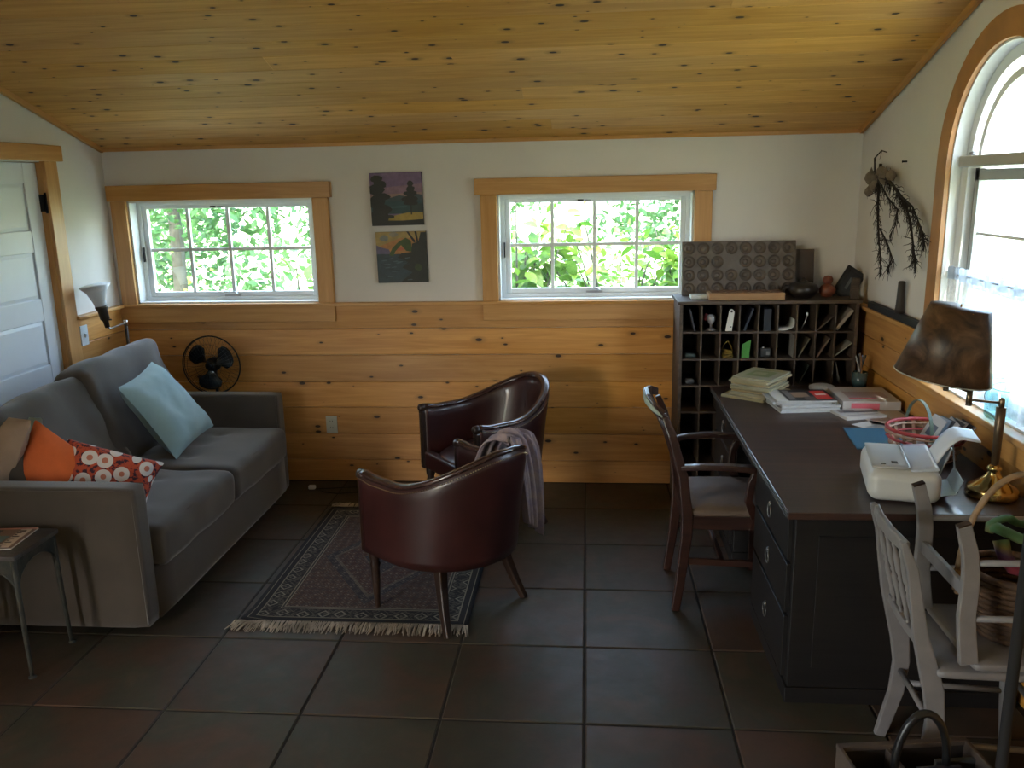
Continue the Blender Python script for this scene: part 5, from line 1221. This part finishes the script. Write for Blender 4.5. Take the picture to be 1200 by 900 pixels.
# ---- dark upright post at the right picture edge
ps = thing('wooden_post', 'slim dark wooden post rising past the white chairs at the right edge', 'post', (1.105, -3.02, 0))
MB().lathe([(0, 0), (.018, 0), (.018, .02), (.0145, .03), (.0145, zc(-3.0)-.03), (0, zc(-3.0)-.03)], 14).build('shaft', M('matt_black_wood', (.006, .005, .005), .85), ps)
MB().lathe([(0, 0), (.035, 0), (.035, .012), (.02, .02), (0, .02)], 20).build('foot', black_wood, ps)
# ---- cord with plug on the floor by the sofa
cb_ = thing('extension_cord', 'loop of dark cord with a white plug on the floor beyond the sofa', 'cord', (-1.62, -.20, .005))
MB().tube([(-.05+.0, .02, .004), (.02, -.03, .0), (.10, -.045, 0), (.22, -.02, 0), (.28, .04, 0), (.22, .075, 0), (.10, .06, 0), (-.0, .035, .002), (-.06, .03, .003)], .004, 6).build('cord', M('black_cord', (.012, .012, .012), .5), cb_)
MB().rbox((-.085, .03, .012), (.045, .028, .026), .008, 6).build('plug', M('white_plastic', (.62, .66, .68), .4), cb_)
# ============================================================ OUTSIDE
def ground_mat():
    m, nt, p = newmat('sunny_lawn'); v = coords(nt, 0); f = noise_fac(nt, v, 1.3, 5); g = noise_fac(nt, v, 30, 4)
    c = ramp(nt, f, [(.35, (.24, .30, .12)), (.55, (.42, .42, .26)), (.75, (.55, .52, .38))]); c = mixc(nt, mth(nt, 'MULTIPLY', g, .4), c, (.20, .28, .09))
    nt.links.new(c, p.inputs['Base Color']); p.inputs['Roughness'].default_value = .95; return m
gm = MB()
for (a, b, c_, d) in ((-60, 60, .17, 90), (XR+T+.02, 60, -60, .17), (-60, XL-T-.02, -60, .17), (XL-T-.02, XR+T+.02, -60, YF-T-.01)): gm.add([(a, c_, -.15), (b, c_, -.15), (b, d, -.15), (a, d, -.15)], [(0, 1, 2, 3)])
struct(gm.build('ground', ground_mat()))
def leaf_mat(name, ca, cb):
    m, nt, p = newmat(name); v = coords(nt, 9); oi = nt.nodes.new('ShaderNodeObjectInfo')
    n = noise_fac(nt, v, 6, 2); f = mth(nt, 'ADD', mth(nt, 'MULTIPLY', oi.outputs['Random'], .6), mth(nt, 'MULTIPLY', n, .5))
    c = ramp(nt, f, [(.25, ca), (.8, cb)]); nt.links.new(c, p.inputs['Base Color']); p.inputs['Roughness'].default_value = .45
    tr = nt.nodes.new('ShaderNodeBsdfTranslucent'); nt.links.new(c, tr.inputs[0]); mx = nt.nodes.new('ShaderNodeMixShader'); mx.inputs[0].default_value = .4
    out = nt.nodes['Material Output']; nt.links.new(p.outputs[0], mx.inputs[1]); nt.links.new(tr.outputs[0], mx.inputs[2]); nt.links.new(mx.outputs[0], out.inputs[0]); return m
leaf1 = leaf_mat('shrub_leaf', (.035, .13, .012), (.17, .30, .035)); leaf2 = leaf_mat('tree_leaf', (.030, .095, .028), (.085, .20, .055))
bark = M('grey_bark', (.05, .05, .04), .9, var=.4, bmp=.5, bscale=30)
# one leaf: folded pointed blade, shared mesh
lv = [(0, 0, 0), (.30, .24, .05), (.30, -.24, .05), (.62, .24, .03), (.62, -.24, .03), (1, 0, -.10), (.32, 0, 0), (.64, 0, -.03)]
lf = [(0, 6, 1), (0, 2, 6), (1, 6, 7, 3), (6, 2, 4, 7), (3, 7, 5), (7, 4, 5)]
lme = bpy.data.meshes.new('leaf'); lme.from_pydata(lv, [], lf); lme.materials.append(leaf1)
lme.polygons.foreach_set('use_smooth', [True]*len(lf))
def shrub(label, loc, h, w, nleaf, sd_, size=.12):
    r = thing('leafy_shrub', label, 'shrub', loc, 0, 'shrubs outside the back windows'); rr = random.Random(sd_); mb = MB(); tips = []
    for k in range(9):
        a = rr.uniform(0, 2*pi); e = Vector((cos(a)*w*rr.uniform(.4, 1), sin(a)*w*.55*rr.uniform(.3, 1), h*rr.uniform(.7, 1)))
        P = [Vector((0, 0, 0)), e*.35+Vector((0, 0, h*.15)), e*.7+Vector((0, 0, h*.1)), e]; mb.tube(P, [.014, .010, .007, .003], 5); tips.append(P)
    mb.build('branches', bark, r)
    for k in range(nleaf):
        P = rr.choice(tips); s = rr.uniform(.35, 1)*3; i = min(2, int(s)); p = P[i].lerp(P[i+1], s-i)+Vector((rr.uniform(-.14, .14), rr.uniform(-.12, .12), rr.uniform(-.12, .12)))
        o = bpy.data.objects.new('leaf', lme); C.objects.link(o); o.parent = r; o.location = p; z = size*rr.uniform(.55, 1.25); o.scale = (z, z, z)
        o.rotation_euler = (rr.uniform(-.7, .7), rr.uniform(-.3, .9), rr.uniform(0, 2*pi))
G0 = -.15
shrub('broad-leaved shrub close to the left part of the right back window', (-.50, 1.15, G0), 2.15, .55, 240, 1, .15)
shrub('broad-leaved shrub outside the middle of the right back window', (.25, 1.35, G0), 1.95, .55, 240, 2, .13)
shrub('low shrub outside the right end of the right back window', (.85, 1.45, G0), 1.75, .5, 230, 3, .12)
shrub('low shrub outside the right end of the left back window', (-2.05, 1.0, G0), 1.60, .42, 150, 4, .15)
def tree(name, label, loc, h, crown, nl, sd_, mat, ls, grp='trees and hedges beyond the back windows', trunk=.09):
    r = thing(name, label, 'tree' if name != 'hedge' else 'hedge', loc, 0, grp); rr = random.Random(sd_)
    if trunk: MB().tube([(0, 0, 0), (.05, 0, h*.3), (-.04, .03, h*.6), (0, 0, h*.9)], [trunk, trunk*.8, trunk*.55, trunk*.2], 8).build('trunk', bark, r)
    mb = MB()
    cl_ = [(Vector((rr.uniform(-1, 1)*crown[0], rr.uniform(-1, 1)*crown[1], crown[2]+rr.uniform(0, 1)*(h-crown[2]))), rr.uniform(.3, .6)*min(1, crown[0])) for _ in range(int(nl/60))]
    for k in range(nl):
        c, rad = rr.choice(cl_); d = Vector((rr.gauss(0, 1), rr.gauss(0, 1), rr.gauss(0, .8))).normalized()*rad*rr.random()**.4
        p = c+d; s = ls*rr.uniform(.6, 1.3); m_ = Matrix.Translation(p) @ Euler((rr.uniform(-1, 1), rr.uniform(-1, 1), rr.uniform(0, 6.3))).to_matrix().to_4x4()
        mb.add([(0, 0, 0), (s*.5, s*.28, 0), (s, 0, -.1*s), (s*.5, -s*.28, 0)], [(0, 1, 2, 3)], 0, False, m_)
    mb.build('foliage', mat, r, kind='stuff')
tree('leafy_tree', 'tree with a grey trunk outside the left part of the left window', (-4.5, 4.0, G0), 5, (1.0, .8, .7), 5200, 11, leaf2, .13)
tree('leafy_tree', 'loose green tree left of the gap in the left window', (-3.0, 7.0, G0), 5, (.9, .8, .5), 3600, 12, leaf2, .13)
tree('leafy_tree', 'pale distant tree behind the right end of the left window', (-1.6, 9.5, G0), 5, (.9, .8, 1.0), 2200, 13, leaf2, .16)
tree('leafy_tree', 'dark tree outside the upper right of the right window', (1.5, 7.5, G0), 5.5, (1.2, .9, 1.1), 4200, 14, leaf2, .14)
tree('hedge', 'low hedge behind the shrubs of the right window', (.3, 2.5, G0), 1.25, (1.6, .5, .2), 5200, 15, leaf1, .075, trunk=0)
tree('hedge', 'low hedge under the left window', (-2.9, 2.2, G0), 1.0, (1.3, .35, .2), 2600, 16, leaf1, .07, trunk=0)
tree('leafy_tree', 'tall tree far beyond the left window', (-6.5, 8.0, G0), 6, (1.8, 1, 1.0), 3600, 17, leaf2, .16)
